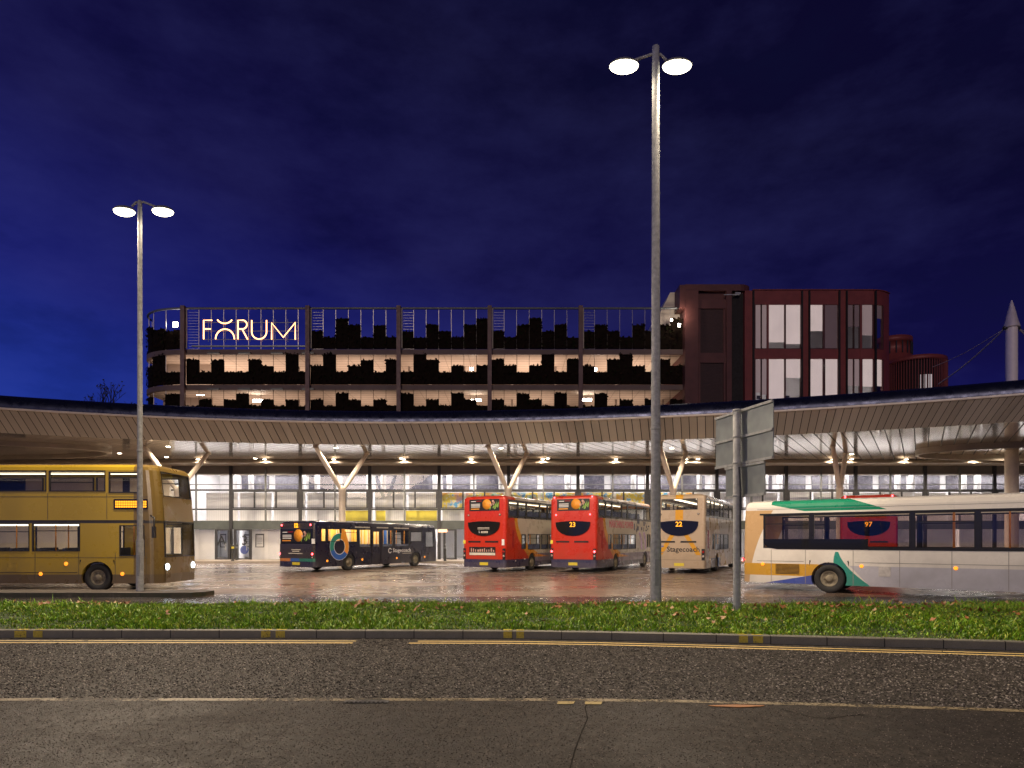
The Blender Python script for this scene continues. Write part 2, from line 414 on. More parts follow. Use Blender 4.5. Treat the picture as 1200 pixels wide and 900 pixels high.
for a, b in ((17,31),(39,50),(306,317),(323,334),(590,600),(605,614),(867,877),(884,895)):
    Yk = yat(KERB, PX((a+b)/2, 12)); x0, x1 = PX(a, Yk), PX(b, Yk); y0, y1 = yat(KERB, x0), yat(KERB, x1)
    m.quad((x0,y0-.004,.01), (x1,y1-.004,.01), (x1,y1-.004,.136), (x0,y0-.004,.136)); m.quad((x0,y0+.02,.154), (x1,y1+.02,.154), (x1,y1+.12,.154), (x0,y0+.12,.154))
struct('kerb_marking', m, ky)
# verge soil
VB = 17.0
m = MB(); A = K2; B = [(x, max(VB, y+1)) for x, y in K2]
rows = 8; vs = []
for r in range(rows+1):
    t = r/rows
    for (a, b), (c, d) in zip(A, B):
        h = .135+.05*sin(pi*t)+.02*sin(a*.7+t*5)
        vs.append((a+(c-a)*t, b+(d-b)*t, h if 0 < r < rows else (.135 if r == 0 else .12)))
n = len(A); m.add(vs, [(r*n+i, r*n+i+1, (r+1)*n+i+1, (r+1)*n+i) for r in range(rows) for i in range(n-1)], True)
soil = Mat('mossy_soil', .9, 0, (.03,.04,.012)); ns = soil.noise(6, 6, .7)
soil.set('Base Color', soil.ramp(ns, [(.3, (.014,.020,.006)), (.7, (.045,.08,.015))])).bump(ns, .5, .03)
struct('verge', m, soil.m)
def vh(x, y):
    k = yat(KERB, x)+.13; t = (y-k)/(VB-k)
    return .135+.05*sin(pi*max(0, min(1, t)))+.02*sin(x*.7+t*5)
# grass blades
def grass():
    rnd = random.Random(3); V = []; Fc = []; MI = []
    N = 95000
    for i in range(N):
        yy = 10.2+rnd.random()**1.25*(VB-10.2+.02); hw = yy*.84+1.0; x = rnd.uniform(-hw, hw)
        k = yat(KERB, x)+.10
        if yy < k: yy = k+rnd.random()*(VB-k)
        clump = .5+.5*sin(x*2.1+1.3*sin(yy*3.1))*sin(yy*2.7+x*.6)
        patch = sin(x*.37+2)*sin(x*.9+yy*1.3)
        if rnd.random() > .5+.5*clump+.15*patch: continue
        h = rnd.uniform(.035,.085)*(.65+.8*clump); w = rnd.uniform(.006,.013)
        h *= 1+.3*patch
        if rnd.random() < .12: h *= 1.7
        if yy > VB-.35 and rnd.random() < .4: h *= 1.5
        if rnd.random() < .22: w *= 2.6; h *= .7
        a = rnd.uniform(0, 2*pi); l = rnd.uniform(.2,1.1)*h; la = rnd.uniform(0, 2*pi); z = vh(x, yy)-.005
        dx, dy = cos(a)*w, sin(a)*w; b = len(V)
        mx, my = cos(la)*l*.35, sin(la)*l*.35
        V += [(x-dx,yy-dy,z),(x+dx,yy+dy,z),(x+dx*.8+mx,yy+dy*.8+my,z+h*.6),(x-dx*.8+mx,yy-dy*.8+my,z+h*.6),(x+cos(la)*l,yy+sin(la)*l,z+h)]
        q = rnd.choice((0,0,1,1,2,3)) if rnd.random() < .93 else 3
        Fc += [(b,b+1,b+2,b+3),(b+3,b+2,b+4)]; MI += [q,q]
    m = MB(); m.v = V; m.f = Fc; m.mi = MI; m.sm = [False]*len(Fc)
    def gm(n, c):
        q = Mat(n, .5, 0, c); q.set('Transmission Weight', 0.0); q.set('Subsurface Weight', 0.0); nn = q.noise(3, 3)
        q.set('Base Color', q.ramp(nn, [(.35, tuple(v*.6 for v in c)), (.65, c)])); return q.m
    o = m.build('grass', [gm('grass_bright', (.30,.55,.015)), gm('grass_mid', (.18,.38,.012)), gm('grass_dark', (.07,.19,.010)), gm('grass_yellow', (.44,.50,.04))], fix=False)
    tag(o, 'short wet green grass of the roadside verge', 'grass', kind='stuff')
grass()
def leaves():
    rnd = random.Random(5); m = MB()
    cl = [(PX(px, 15), rnd.uniform(14.3,16.6)) for px in (30,90,100,330,415,435,500,660,700,745,750,830,870,905,985,990,1000,1040,1050,1090,1130,1135,1190,1195)]
    for i in range(400):
        if rnd.random() < .6: cx, cy = rnd.choice(cl); x = rnd.gauss(cx, .38); y = rnd.gauss(cy, .30)
        else: y = rnd.uniform(12.3,16.9); x = rnd.uniform(-.8*y if rnd.random() < .35 else 2, .82*y)
        if y > VB or y < yat(KERB, x)+.2: continue
        z = vh(x, y)+rnd.uniform(.07,.12); s = rnd.uniform(.030,.068); a = rnd.uniform(0, 6.28)
        tilt = rnd.uniform(-.7,.7); t2 = rnd.uniform(-.9,.9); pts = []
        for k in range(7):
            t = a+k*2*pi/7; rr = s*(1 if k % 2 else .62); u, v = cos(t)*rr, sin(t)*rr
            pts.append((x+u, y+v, z+u*tilt+v*t2+(.3*s if k % 2 else 0)))
        m.add([(x,y,z)]+pts, [(0,k+1,(k+1)%7+1) for k in range(7)], mi=rnd.choice((0,1,1,2)))
    o = m.build('fallen_leaves', [worn('leaf_brown', (.22,.085,.03), .6, 0, .3, 8), worn('leaf_orange', (.42,.17,.05), .6, 0, .3, 8), worn('leaf_tan', (.50,.32,.16), .6, 0, .3, 8)], fix=False)
    tag(o, 'brown and orange fallen leaves scattered over the grass', 'fallen leaves', kind='stuff')
leaves()
# lane behind the verge and plaza of pavers
struct('lane', MB().quad((-60,VB-.3,-.004), (60,VB-.3,-.004), (60,20.6,-.004), (-60,20.6,-.004)), m_lane)
pv = Mat('wet_brick_pavers', .35, 0, (.2,.13,.1))
bt = pv.nt.nodes.new('ShaderNodeTexBrick'); bt.inputs['Scale'].default_value = 1.0
bt.inputs['Brick Width'].default_value = .42; bt.inputs['Row Height'].default_value = .21; bt.inputs['Mortar Size'].default_value = .012
bt.inputs['Color1'].default_value = (.31,.215,.165,1); bt.inputs['Color2'].default_value = (.21,.155,.125,1); bt.inputs['Mortar'].default_value = (.05,.04,.035,1)
mp = pv.nt.nodes.new('ShaderNodeMapping'); mp.inputs['Rotation'].default_value = (0,0,R(30)); pv.nt.links.new(pv.coord(), mp.inputs[0]); pv.nt.links.new(mp.outputs[0], bt.inputs['Vector'])
bc = Sk(pv.nt, bt.outputs[0]); n1 = pv.noise(.22, 6, .6, (.7, 1.6, 1)); n2 = pv.noise(1.6, 5, .6)
c = pv.mix(pv.ramp(n1, [(.35, 1.0), (.62, 0.0)]), bc, pv.mix(.5, bc, (.10,.075,.062)))
c = pv.mix(pv.ramp(n2, [(.35, .25), (.6, 0.0)]), c, (.32,.24,.18))
pv.set('Base Color', c)
pv.set('Roughness', pv.ramp(n1*.7+n2*.3, [(.36, .10), (.47, .24), (.62, .44)]))
pv.bump(Sk(pv.nt, bt.outputs[1])*-1.0+pv.noise(9, 3)*.5, .22, .01)
struct('plaza', MB().quad((-80,20.6,0), (80,20.6,0), (80,50.3,0), (-80,50.3,0)), pv.m)
# pale tyre-worn turning lane and marking
struct('station_pavement', MB().box(-90,90,50.3,54.7,-.02,.13), worn('pale_paving_slabs', (.36,.30,.25), .5, 0, .25, .7))
struct('pavement_kerb', MB().box(-90,90,50.14,50.297,-.02,.136), worn('pale_kerb', (.40,.36,.31), .6, 0, .2, 1))
# island kerb under the left lamp
xi = PX(236, 20.6)
isl = MB().prism([(-60,20.5),(xi-.9,20.5),(xi-.3,20.6),(xi,20.9),(xi,21.5),(xi-.4,21.75),(-60,21.75)], -.02, .14, 'xy')
mi_ = Mat('mossy_island_kerb', .6, 0, (.12,.11,.08)); X, Y, Z = mi_.xyz(); nk = mi_.noise(3, 6, .7)
c = mi_.ramp(nk, [(.35, (.03,.04,.012)), (.58, (.06,.052,.03)), (.7, (.16,.14,.10))]); c = mi_.mix(((X/.915).fract()-.5).abs() > .49, c, (.01,.01,.01))
c = mi_.mix(Z > .132, c, (.20,.18,.16)); mi_.set('Base Color', c)
struct('traffic_island', isl, mi_.m)
struct('verge_back_kerb', MB().box(-60,60,VB,VB+.1,-.02,.10), mk.m)

# ================================================================== STREET LAMPS
m_lens = emat('lit_lamp_lens', (1,.90,.70), 10)
def lamp(loc, ztop, zhead, offsL, offsR, d0, d1, lab, P, lens=.42):
    o = empty('street_lamp', loc, 0, lab, 'street lamp', 'twin headed street lamps')
    z0 = loc[2]
    MB().lathe([(d0/2,0),(d0/2,1.62),(d0/2*.98,1.66),(d1/2*1.12,1.74),(d1/2*1.1,1.8),(d1/2*.8,ztop-z0-.02),(d1/2*.6,ztop-z0),(0.001,ztop-z0)], n=20).build('pole', M['galv'], o)
    dd = MB().box(-.05,.05,-d0/2-.004,-d0/2+.02,.5,1.2).build('access_door', worn('door_steel', (.30,.31,.30), .5, .5, .2, 9), o)
    MB().lathe([(d1/2*1.0+.012,0),(d1/2+.02,.01),(d1/2+.02,.07),(d1/2+.01,.08)], c=(0,0,4.6), n=20).build('collar', M['galv'], o)
    for s, off in ((-1, offsL), (1, offsR)):
        zz = zhead-z0
        MB().tube([(0,0,zz+.30),(s*.12,0,zz+.32),(s*(off-lens*.75),0,zz+.17)], .035, 8).build('arm', M['galv'], o)
        # head shell: flattened ellipsoid housing
        m = MB(); n = 20; prof = []
        for r in range(7):
            t = r/6*pi/2
            prof.append((cos(t), sin(t)))
        vs = []
        for (rr, hh) in prof:
            for k in range(n):
                a = 2*pi*k/n; vs.append((s*off+cos(a)*rr*lens*1.04, sin(a)*rr*.25, zz+.015+hh*.16+s*0))
        m.add(vs, [(i*n+k, i*n+(k+1)%n, (i+1)*n+(k+1)%n, (i+1)*n+k) for i in range(6) for k in range(n)], True)
        h = m.build('lamp_head', worn('lamp_housing', (.30,.30,.28), .5, .3, .15, 9), o)
        m = MB(); vs = []
        for r in range(6):
            t = r/5*pi/2*.98
            for k in range(n):
                a = 2*pi*k/n; vs.append((s*off+cos(a)*cos(t)*lens, sin(a)*cos(t)*.23, zz-sin(t)*.13))
        m.add(vs, [(i*n+k, i*n+(k+1)%n, (i+1)*n+(k+1)%n, (i+1)*n+k) for i in range(5) for k in range(n)], True)
        m.build('lens', m_lens, h)
        l = light('SPOT', 'lamp_light', (s*off,0,zz-.20), P, (1,.80,.58), o, spot_size=R(170), spot_blend=.3, shadow_soft_size=.22); batwing(l.data, -s)
    return o
LPW = 8800
lamp((PX(768.5,16.9),16.9,.13), PZ(54,16.9), PZ(78,16.9), .84, .56, .285, .235, 'tall twin headed street lamp standing on the grass verge beside the road sign', LPW, .375)
lamp((PX(164,21.2),21.2,.14), PZ(235,21.2), PZ(248,21.2), .52, .76, .235, .165, 'shorter twin headed street lamp on the mossy kerb island at the left', LPW*.9, .335)

# ================================================================== ROAD SIGN seen from behind
sg = empty('road_sign', (PX(863.5,14.7),14.7,.15), 0, 'grey road sign seen from the back on a steel pole in the grass', 'road sign')
zt = PZ(481, 14.7)-.15
MB().lathe([(.085,-.1),(.085,zt-.02),(.07,zt),(.001,zt)], n=20).build('pole', M['galv'], sg)
A = Vector((PX(838,15.75),15.75,0)); B = Vector((PX(905,13.65),13.65,0)); d = (B-A).normalized(); n_ = Vector((-d.y, d.x, 0)); n_ = n_ if n_.y > 0 else -n_
org = Vector(sg.location); 
mid_t = (org-A).dot(d); shift = (org-A)-d*mid_t   # move the board plane just behind the pole
A2 = A+shift+n_*.13
def board(t0, t1, z0, z1, nm):
    m = MB(); p = [A2+d*t0-org, A2+d*t1-org]; th = n_*.02
    for q in (0,):
        a, b = p
        m.add([(a.x,a.y,z0-.15),(b.x,b.y,z0-.15),(b.x,b.y,z1-.15),(a.x,a.y,z1-.15)]+[(v.x+th.x,v.y+th.y,zz-.15) for v, zz in ((a,z0),(b,z0),(b,z1),(a,z1))], [(0,1,2,3),(7,6,5,4),(0,4,5,1),(1,5,6,2),(2,6,7,3),(3,7,4,0)])
    o = m.build(nm, worn('sign_back_aluminium', (.30,.33,.32), .5, .35, .22, 3), sg)
    for zc in (z0+.02, (z0+z1)/2 if z1-z0 > .9 else None, z1-.02):
        if zc is None: continue
        m = MB(); a = p[0]-n_*.035; b = p[1]-n_*.035; c = p[1]-n_*.002; e = p[0]-n_*.002; h = .028
        m.add([(v.x,v.y,zc-.15-h) for v in (a,b,c,e)]+[(v.x,v.y,zc-.15+h) for v in (a,b,c,e)], [(0,3,2,1),(4,5,6,7),(0,1,5,4),(1,2,6,5),(2,3,7,6),(3,0,4,7)])
        m.build('channel_rail', M['galv'], o)
    return o
Lb = (B-A).length
board(0, Lb, 3.58, 4.83, 'main_board'); board(.42, Lb-.28, 2.82, 3.555, 'lower_board')
for zc in (3.6, 4.2, 4.8, 2.85): MB().lathe([(.092,-.03),(.098,-.025),(.098,.025),(.092,.03)], c=(0,0,zc-.15), n=16).build('clamp', M['galv'], sg)
MB().tube([(.02,-.092,3.35),(.05,-.10,2.9),(.045,-.10,2.0),(.055,-.10,1.3)], .02, 6).build('cable', M['dark'], sg)
# ================================================================== BUS STATION
st = empty('bus_station', (0,55,0), 0, 'long glazed bus station with curved slatted canopy and lit interior', 'bus station')
def SB(): return MB()
def sbuild(m, name, mat, parent=None):   # world coords -> child of st
    m.v = [(a, b-55, c) for a, b, c in m.v]
    return m.build(name, mat, parent or st)
def fY(X):
    return 43.2-(.0066 if X > -8 else .009)*(X+8)**2
ZS = 8.4; ZU = 9.67
pxs = [-230+i*9.6 for i in range(170)]
def seamdx(p):   # shift of the slat's lower end, photo pixels
    T = [(-300,24),(46,17.5),(324,13),(600,7),(850,0),(1000,-9),(1195,-25),(1500,-45)]
    for (a, b), (c, d) in zip(T, T[1:]):
        if a <= p <= c: return b+(d-b)*(p-a)/(c-a)
    return 0
up = []; lo = []
for p in pxs:
    Xg = p; 
    Y = 41.
    for _ in range(5): Y = fY(PX(p, Y))
    X = PX(p, Y); up.append((X, Y, ZU))
    pl = p+seamdx(p); Y2 = Y+1.15
    for _ in range(5): Y2 = fY(PX(pl, Y2))+1.15
    lo.append((PX(pl, Y2), Y2, ZS))
(ux, uy, _), (vx, vy, _) = up[-1], lo[-1]
for q in range(1, 8): up.append((ux+q*7, uy-q*3.2, ZU)); lo.append((max(vx, ux-3)+q*7, vy-q*3.2, ZS))
(ux, uy, _), (vx, vy, _) = up[0], lo[0]
for q in range(1, 8): up.insert(0, (ux-q*6, uy-q*3.0, ZU)); lo.insert(0, (vx-q*6, vy-q*3.0, ZS))
m = SB(); n = len(up); m.add(up+lo, [(i, i+1, n+i+1, n+i) for i in range(n-1)])
m.uv = []
for i in range(n-1): m.uv += [(i,1),(i+1,1),(i+1,0),(i,0)]
ms = Mat('bronze_slatted_fascia', .34, .35, (.25,.2,.14)); U, V, _ = ms.xyz('UV')
f = (U+.0).fract(); gap = f < .09; 
wn = ms.nt.nodes.new('ShaderNodeTexWhiteNoise'); wn.noise_dimensions = '1D'; fl = U._m('FLOOR'); ms.nt.links.new(fl.o, wn.inputs['W']); rv = Sk(ms.nt, wn.outputs[0])
c = ms.mix(rv*.6+ms.noise(.35, 4)*.6, (.42,.375,.31), (.60,.545,.46)); c = ms.mix(gap, c, (.012,.01,.008)); ms.set('Base Color', c); ms.set('Roughness', rv*.12+.26)
me_o = sbuild(m, 'fascia_slats', ms.m)
# gutter lip and navy roof edge
def ribbon(pts_rows, name, mat, smooth=True, parent=None):
    m = SB(); n = len(pts_rows[0]); vs = [p for r in pts_rows for p in r]
    m.add(vs, [(r*n+i, r*n+i+1, (r+1)*n+i+1, (r+1)*n+i) for r in range(len(pts_rows)-1) for i in range(n-1)], smooth)
    return sbuild(m, name, mat, parent)
def row(dy, z): return [(x, y+dy, z) for x, y, _ in up[::2]]
ribbon([row(.05, ZU-.02), row(-.10, ZU-.02), row(-.12, ZU+.02), row(-.12, ZU+.10), row(-.04, ZU+.12)], 'gutter_lip', M['cream'], False)
ribbon([row(-.05, ZU+.125), row(-.06, ZU+.28), row(0, ZU+.55), row(.12, ZU+.74), row(.45, ZU+.92), row(1.6, ZU+1.05), row(9, ZU+1.15)], 'roof_edge', M['navy'])
m = SB(); R1 = row(9, ZU+1.15); m.add(R1+[(x, 63, ZU+1.15) for x, _, _ in R1], [(i, i+1, len(R1)+i+1, len(R1)+i) for i in range(len(R1)-1)]); sbuild(m, 'roof', M['navy'])
# soffit
sf = Mat('polished_soffit_panels', .3, .38, (.5,.45,.4)); X, Y, Z = sf.xyz()
th = R(32.6); u = X*cos(th)-Y*sin(th)
gap = (u/.75).fract() < .085
nn = sf.noise(.35, 4); c = sf.mix(nn, (.52,.47,.40), (.68,.63,.56)); c = sf.mix(gap, c, (.02,.016,.013)); sf.set('Base Color', c); sf.set('Metallic', gap*-.6+.6)
sf.set('Roughness', sf.ramp(nn, [(.3, .09), (.7, .15)])+gap*.5)
m = SB(); LL = [lo[i] for i in range(0, n, 2)]
m.add(LL+[(x, 55.0, ZS) for x, _, _ in LL], [(i, i+1, len(LL)+i+1, len(LL)+i) for i in range(len(LL)-1)]); sbuild(m, 'soffit', sf.m)
sbuild(SB().box(-75, 70, 52.6, 54.8, 8.14, 8.36), 'soffit_bulkhead', worn('brown_bulkhead', (.30,.25,.20), .5, .2, .2, .8))
def oval(cx, cy, rx, ry, h):
    m = SB(); n = 64; o = []
    ring = lambda k, z: [(cx+cos(2*pi*i/n)*rx*k, cy+sin(2*pi*i/n)*ry*k, z) for i in range(n)]
    vs = ring(1, ZS-.004)+ring(1, ZS-h)+ring(.97, ZS-h)+ring(.97, ZS-.004)
    m.add(vs, [(r*n+i, r*n+(i+1)%n, (r+1)*n+(i+1)%n, (r+1)*n+i) for r in range(3) for i in range(n)])
    return sbuild(m, 'oval_rooflight_rim', worn('dark_rooflight_rim', (.46,.41,.34), .5, .2, .2, 1))
oval(37.6, 46.2, 8.2, 3.6, .42); oval(-42.0, 46.0, 13, 4.2, .3)
# header, walls, floor beam
xL, xR = -29.2, 75
sbuild(SB().box(xL, xR, 54.9, 55.3, 7.42, ZS), 'header', M['header'])
sbuild(SB().box(xL, xR, 54.88, 55.25, 2.72, 3.45), 'floor_beam', M['beam'])
sbuild(SB().box(-75, xL-.003, 54.6, 55.4, .13, ZS-.003), 'end_wall', M['bone'])
sbuild(SB().box(-33.2,-32.6,54.57,54.6,4.9,7.2).box(-44,-41.5,54.57,54.6,4.9,7.0).box(-52,-49,54.57,54.6,4.9,7.0), 'window', M['dark'])
sbuild(SB().box(-75, xL-.3, 54.4, 54.6, 3.7, 3.95), 'string_course', M['concrete'])
# mullions
k0 = PX(312.3, 55); sp = 2.972
for i in range(-3, 23):
    Xm = k0+sp*i
    if Xm < xL-.2: continue
    thick = (i % 2) != 0
    w_ = .14 if thick else .065
    mb = SB().box(Xm-w_, Xm+w_, 54.74, 54.875, (.13 if thick else 3.45), 8.0 if not thick else ZS-.05)
    sbuild(mb, 'mullion', M['dark'] if thick else M['grey'])
for zc, h, mt in ((PZ(568,55), .035, 'grey'), (PZ(574.5,55), .07, 'dark'), (PZ(597,55), .06, 'dark'), (7.40, .05, 'white')):
    sbuild(SB().box(xL, xR, 54.78, 54.87, zc-h, zc+h), 'transom', M[mt])
for i in range(-3, 22, 2):   # framed panels between the thick mullions
    if k0+sp*i < -29: continue
    x0 = k0+sp*i+.2; x1 = k0+sp*(i+2)-.2; za, zb = PZ(597,55)+.08, PZ(574.5,55)-.08; t = .07
    m = SB()
    for q in range(4):
        xx = x0+(x1-x0)*q/3; m.box(xx-t, xx+t, 54.70, 54.775, za, zb)
    m.box(x0, x1, 54.712, 54.77, zb-.09, zb-.003).box(x0, x1, 54.712, 54.77, za+.003, za+.08)
    sbuild(m, 'window_frame', M['dark'])
# glazing: one pane per bay
for i in range(-3, 22):
    xa_, xb_ = max(xL, k0+sp*i+.15), k0+sp*(i+1)-.15
    if xb_ < xL: continue
    sbuild(SB().quad((xa_,54.93,3.46), (xb_,54.93,3.46), (xb_,54.93,7.36), (xa_,54.93,7.36)), 'upper_pane', M['glass'])
    sbuild(SB().quad((xa_,54.95,.14), (xb_,54.95,.14), (xb_,54.95,2.71), (xa_,54.95,2.71)), 'shopfront_pane', M['glass'])
# interior
sbuild(SB().box(xL-.2, xR, 64.0, 64.2, .0, ZS), 'rear_wall', M['white'])
sbuild(SB().box(xL-.25, xL-.02, 55.4, 64, .0, ZS), 'side_wall', M['white'])
sbuild(SB().box(xL, xR, 55.31, 64, 3.05, 3.4), 'upper_floor', M['white'])
sbuild(SB().box(xL, xR, 55.31, 64, 8.24, 8.36), 'ceiling', M['white'])
sbuild(SB().box(xL, xR, 54.7, 64, .0, .12), 'ground_floor', worn('pale_floor', (.35,.33,.31), .3, 0, .15, 1))
bw = Mat('white_ribbed_blind', .6, 0, (.62,.62,.63)); X, Y, Z = bw.xyz(); q = (X*6.0).fract(); bw.set('Base Color', bw.mix(q > .85, bw.mix(bw.noise(.5, 3), (.55,.55,.56), (.78,.78,.79)), (.50,.50,.52)))
for i in range(-3, 22):
    if k0+sp*i < -29.5: continue
    X0 = k0+sp*i+.1; X1 = X0+sp-.2
    sbuild(SB().box(X0, X1, 56.4, 56.45, 3.42, 5.95+(0 if i % 3 else .05)), 'blind', bw.m)
    cx = X0+(.5 if i % 2 else 2.2)
    sbuild(SB().lathe([(.24,3.42),(.24,8.23)], c=(cx,57.6,0), n=14), 'interior_column', M['white'])
    if i % 2 == 0: sbuild(SB().lathe([(.24,.12),(.24,3.04)], c=(cx,58.6,0), n=14), 'interior_column', M['white'])
hi = worn('dusky_clerestory_glass', (.115,.108,.135), .25, .1, .35, .9)
for i in range(-3, 24):
    X0 = k0*1.13+3.35*i
    if X0 < xL: continue
    sbuild(SB().box(X0+.2, X0+2.9, 63.9, 63.99, 6.62, 8.2), 'clerestory_window', hi)
lp = emat('interior_light_panel', (1,.93,.90), 47)
for i in range(9):
    xx = -25+i*9.6
    sbuild(SB().box(xx-3.2, xx+3.2, 57.0, 57.25, 8.14, 8.23), 'light_panel', lp)
    sbuild(SB().box(xx-3.2, xx+3.2, 60.3, 60.55, 8.14, 8.23), 'light_panel', lp)
    sbuild(SB().box(xx-3.0, xx+3.0, 56.4, 56.62, 2.98, 3.045), 'light_panel', lp)
def yp(a, b, c, d, mat=None, nm='coloured_panel'): sbuild(SB().box(PX(a,55.5), PX(b,55.5), 55.40, 55.45, PZ(d,55.5), PZ(c,55.5)), nm, mat or M['yellow'])
yp(404.5,433,598.5,611); yp(441,452,598.5,611); yp(476,512,598.5,611)
mm = Mat('map_mural', .5, 0, (.5,.5,.3)); v = mm.voro(.9, out='Color'); nz = mm.noise(1.6, 4, .6); n3 = mm.noise(.45, 3, .6)
c = mm.ramp(nz, [(.38, (.10,.34,.60)), (.44, (.62,.60,.50)), (.50, (.72,.60,.05)), (.56, (.66,.52,.05)), (.62, (.55,.65,.62)), (.7, (.15,.40,.22))]); c = mm.mix(mm.ramp(v, [(.6, 0.0), (.62, .5)]), c, (.70,.22,.05)); mm.set('Base Color', c)
for a, b in ((517,542),(546,590),(595,630),(634,676),(681,718),(722,765),(770,812)): yp(a, b, 577.5, 596.5, mm.m, 'mural')
# doors and posters at ground level
def door(a, b, letter, xl, parent=st):
    x0, x1 = PX(a, 54.7), PX(b, 54.7); m = SB(); t = .10
    m.box(x0-t, x0+t, 54.55, 54.68, .13, 2.71).box(x1-t, x1+t, 54.55, 54.68, .13, 2.71).box(x0+t, x1-t, 54.56, 54.67, 2.6, 2.71).box(x0+t, x1-t, 54.56, 54.67, .13, .24)
    d = sbuild(m, 'door', M['dark'])
    sbuild(SB().quad((x0+t,54.61,.24), (x1-t,54.61,.24), (x1-t,54.61,2.6), (x0+t,54.61,2.6)), 'door_pane', M['glass'], d)
    sbuild(SB().box(x1-t-.2, x1-t-.15, 54.50, 54.54, .9, 1.5), 'handle', M['galv'], d)
    if letter:
        o = text(letter, 1.15, M['black'], d, Matrix.Translation((xl, -.46, 1.72)) @ Matrix.Rotation(pi/2, 4, 'X'), bold=.01)
    return d
door(254, 269, 'A', PX(260, 54.6)); dB = door(276, 294, '3', PX(287, 54.6))
sbuild(SB().prism([(PX(286.5,54.6)+.36*cos(t), .95+.36*sin(t)) for t in [i*2*pi/20 for i in range(20)]], 54.57, 54.59), 'round_door_sign', worn('blue_sign', (.07,.10,.30), .5, 0, .2, 5), dB)
door(521, 534, None, 0); door(215, 225, None, 0); door(203, 212, None, 0)
for a, b, c, d in ((298.5,308.5,625.5,641.5),(257,264,625.5,641.5),(285,293,626,641)):
    Yp = 54.66; x0, x1, z0, z1 = PX(a,Yp), PX(b,Yp), PZ(d,Yp), PZ(c,Yp)
    m = SB()
    for bx in ((x0,x1,z0,z0+.07),(x0,x1,z1-.12,z1),(x0,x0+.06,z0+.07,z1-.12),(x1-.06,x1,z0+.07,z1-.12)): m.box(bx[0], bx[1], 54.80, 54.85, bx[2], bx[3])
    for q in range(4): m.box(x0+.15, x1-.15, 54.82, 54.84, z0+.3+q*.16, z0+.33+q*.16)
    sbuild(m, 'poster', M['dark'])
for a, b in ((171,200),(228,252),(296,330)): sbuild(SB().box(PX(a,55.6), PX(b,55.6), 55.5, 55.56, .13, 2.7), 'white_wall_panel', M['white'])
sbuild(SB().box(PX(514,54.5), PX(524,54.5), 54.3, 54.5, 2.45, 2.70), 'departure_display', emat('orange_led', (1,.38,.08), 1.6))
sbuild(SB().box(PX(220,54.5), PX(224,54.5), 54.4, 54.5, 1.5, 2.6), 'information_screen', emat('blue_screen', (.35,.6,1), 1.8))
# Y columns
m_col = M['cream']
for px in (208, 401, 595.5, 789, 984):
    cY = 46.8; cx = PX(px, cY); zj = PZ(573, cY)
    col = sbuild(SB().lathe([(.30,.0),(.30,.05),(.235,.07),(.235,zj-.15),(.27,zj-.1),(.27,zj+.12),(.2,zj+.2)], c=(cx,cY,0), n=20), 'support_column', m_col)
    for s in (-1, 1):
        e = Vector((cx+s*1.4, cY+s*1.8, ZS-.02)); b = Vector((cx+s*.12, cY+s*.15, zj+.05)); mid = b.lerp(e, .5)
        sbuild(SB().tube([b, b.lerp(e,.15), mid, b.lerp(e,.9), e], [.12,.17,.185,.16,.11], 14), 'branch_arm', m_col, col)
        sbuild(SB().lathe([(.20,0),(.20,.10)], c=(e.x,e.y,ZS-.11), n=16), 'head_plate', m_col, col)
# downlights
dl = [(27,519,44),(78,524,45),(140,531,47.5),(197,523,44.5),(195,535.5,50),(232,541,52),(299,537,51.0),(310,542,52.3),(394,524.5,45),(391,541,51),(470,537,51),(473,542,52.3),(552,542,52.3),(587,525,45),(642,537,51),(636,543,52.3),(722,543,52.3),(787,525,45),(818,538.5,51),(804,542,52.3),(976,543,52.3),(998,532,48),(998,538,51),(1062,543,52.3),(1144,543,52.3),(1190,531,47.5)]
dpx = []
for a, b, yy in dl:
    Yd = (ZS-CH)*F/(HZ-b) if b < 541 else 52.3
    if Yd > 52.3: Yd = 52.2
    Xd = PX(a, Yd); zz = ZS if Yd < 52.5 and not (Yd >= 52.6) else 8.14
    r_ = .15
    o = sbuild(SB().lathe([(.18,zz-.002),(.18,zz-.03),(r_,zz-.03)], c=(Xd,Yd,0), n=14), 'downlight', M['white'])
    sbuild(SB().add([(Xd+cos(2*pi*i/14)*r_, Yd+sin(2*pi*i/14)*r_, zz-.025) for i in range(14)], [tuple(range(13,-1,-1))]), 'lens', M['downlight'], o)
    light('SPOT', 'downlight_beam', (Xd,Yd-55,zz-.06), 1000, (1,.80,.58), st, spot_size=R(165), spot_blend=.6, shadow_soft_size=.12)
# MAST
mx_ = PX(1185.5, 46.8); Ym = 46.8; zt_ = PZ(351.5, Ym); zc_ = PZ(384, Ym)
ma = empty('canopy_mast', (mx_, Ym, 0), 0, 'tall pale steel mast with pointed cone tip rising through the canopy', 'mast')
MB().lathe([(.46,0),(.46,.1),(.43,.12),(.43,8.38)], n=24).build('lower_shaft', m_col, ma)
m_up = worn('pale_mast_paint', (.86,.76,.72), .5, 0, .08, 3)
MB().lathe([(.37,9.6),(.37,zc_)], n=24).build('upper_shaft', m_up, ma)
MB().lathe([(.34,zc_-.02),(.52,zc_),(.50,zc_+.1),(.40,zc_+.45),(.27,zc_+1.1),(.10,zt_-.25),(.04,zt_-.03),(.001,zt_)], n=24).build('cone_tip', worn('tip_steel', (.66,.58,.58), .5, .1, .15, 3), ma)
for s in (-1, 1): MB().lathe([(.05,-.15),(.12,-.12),(.12,.12),(.05,.15)], c=(s*.48,0,zc_-.02), axis='x', n=10).build('cable_anchor', M['dark'], ma)
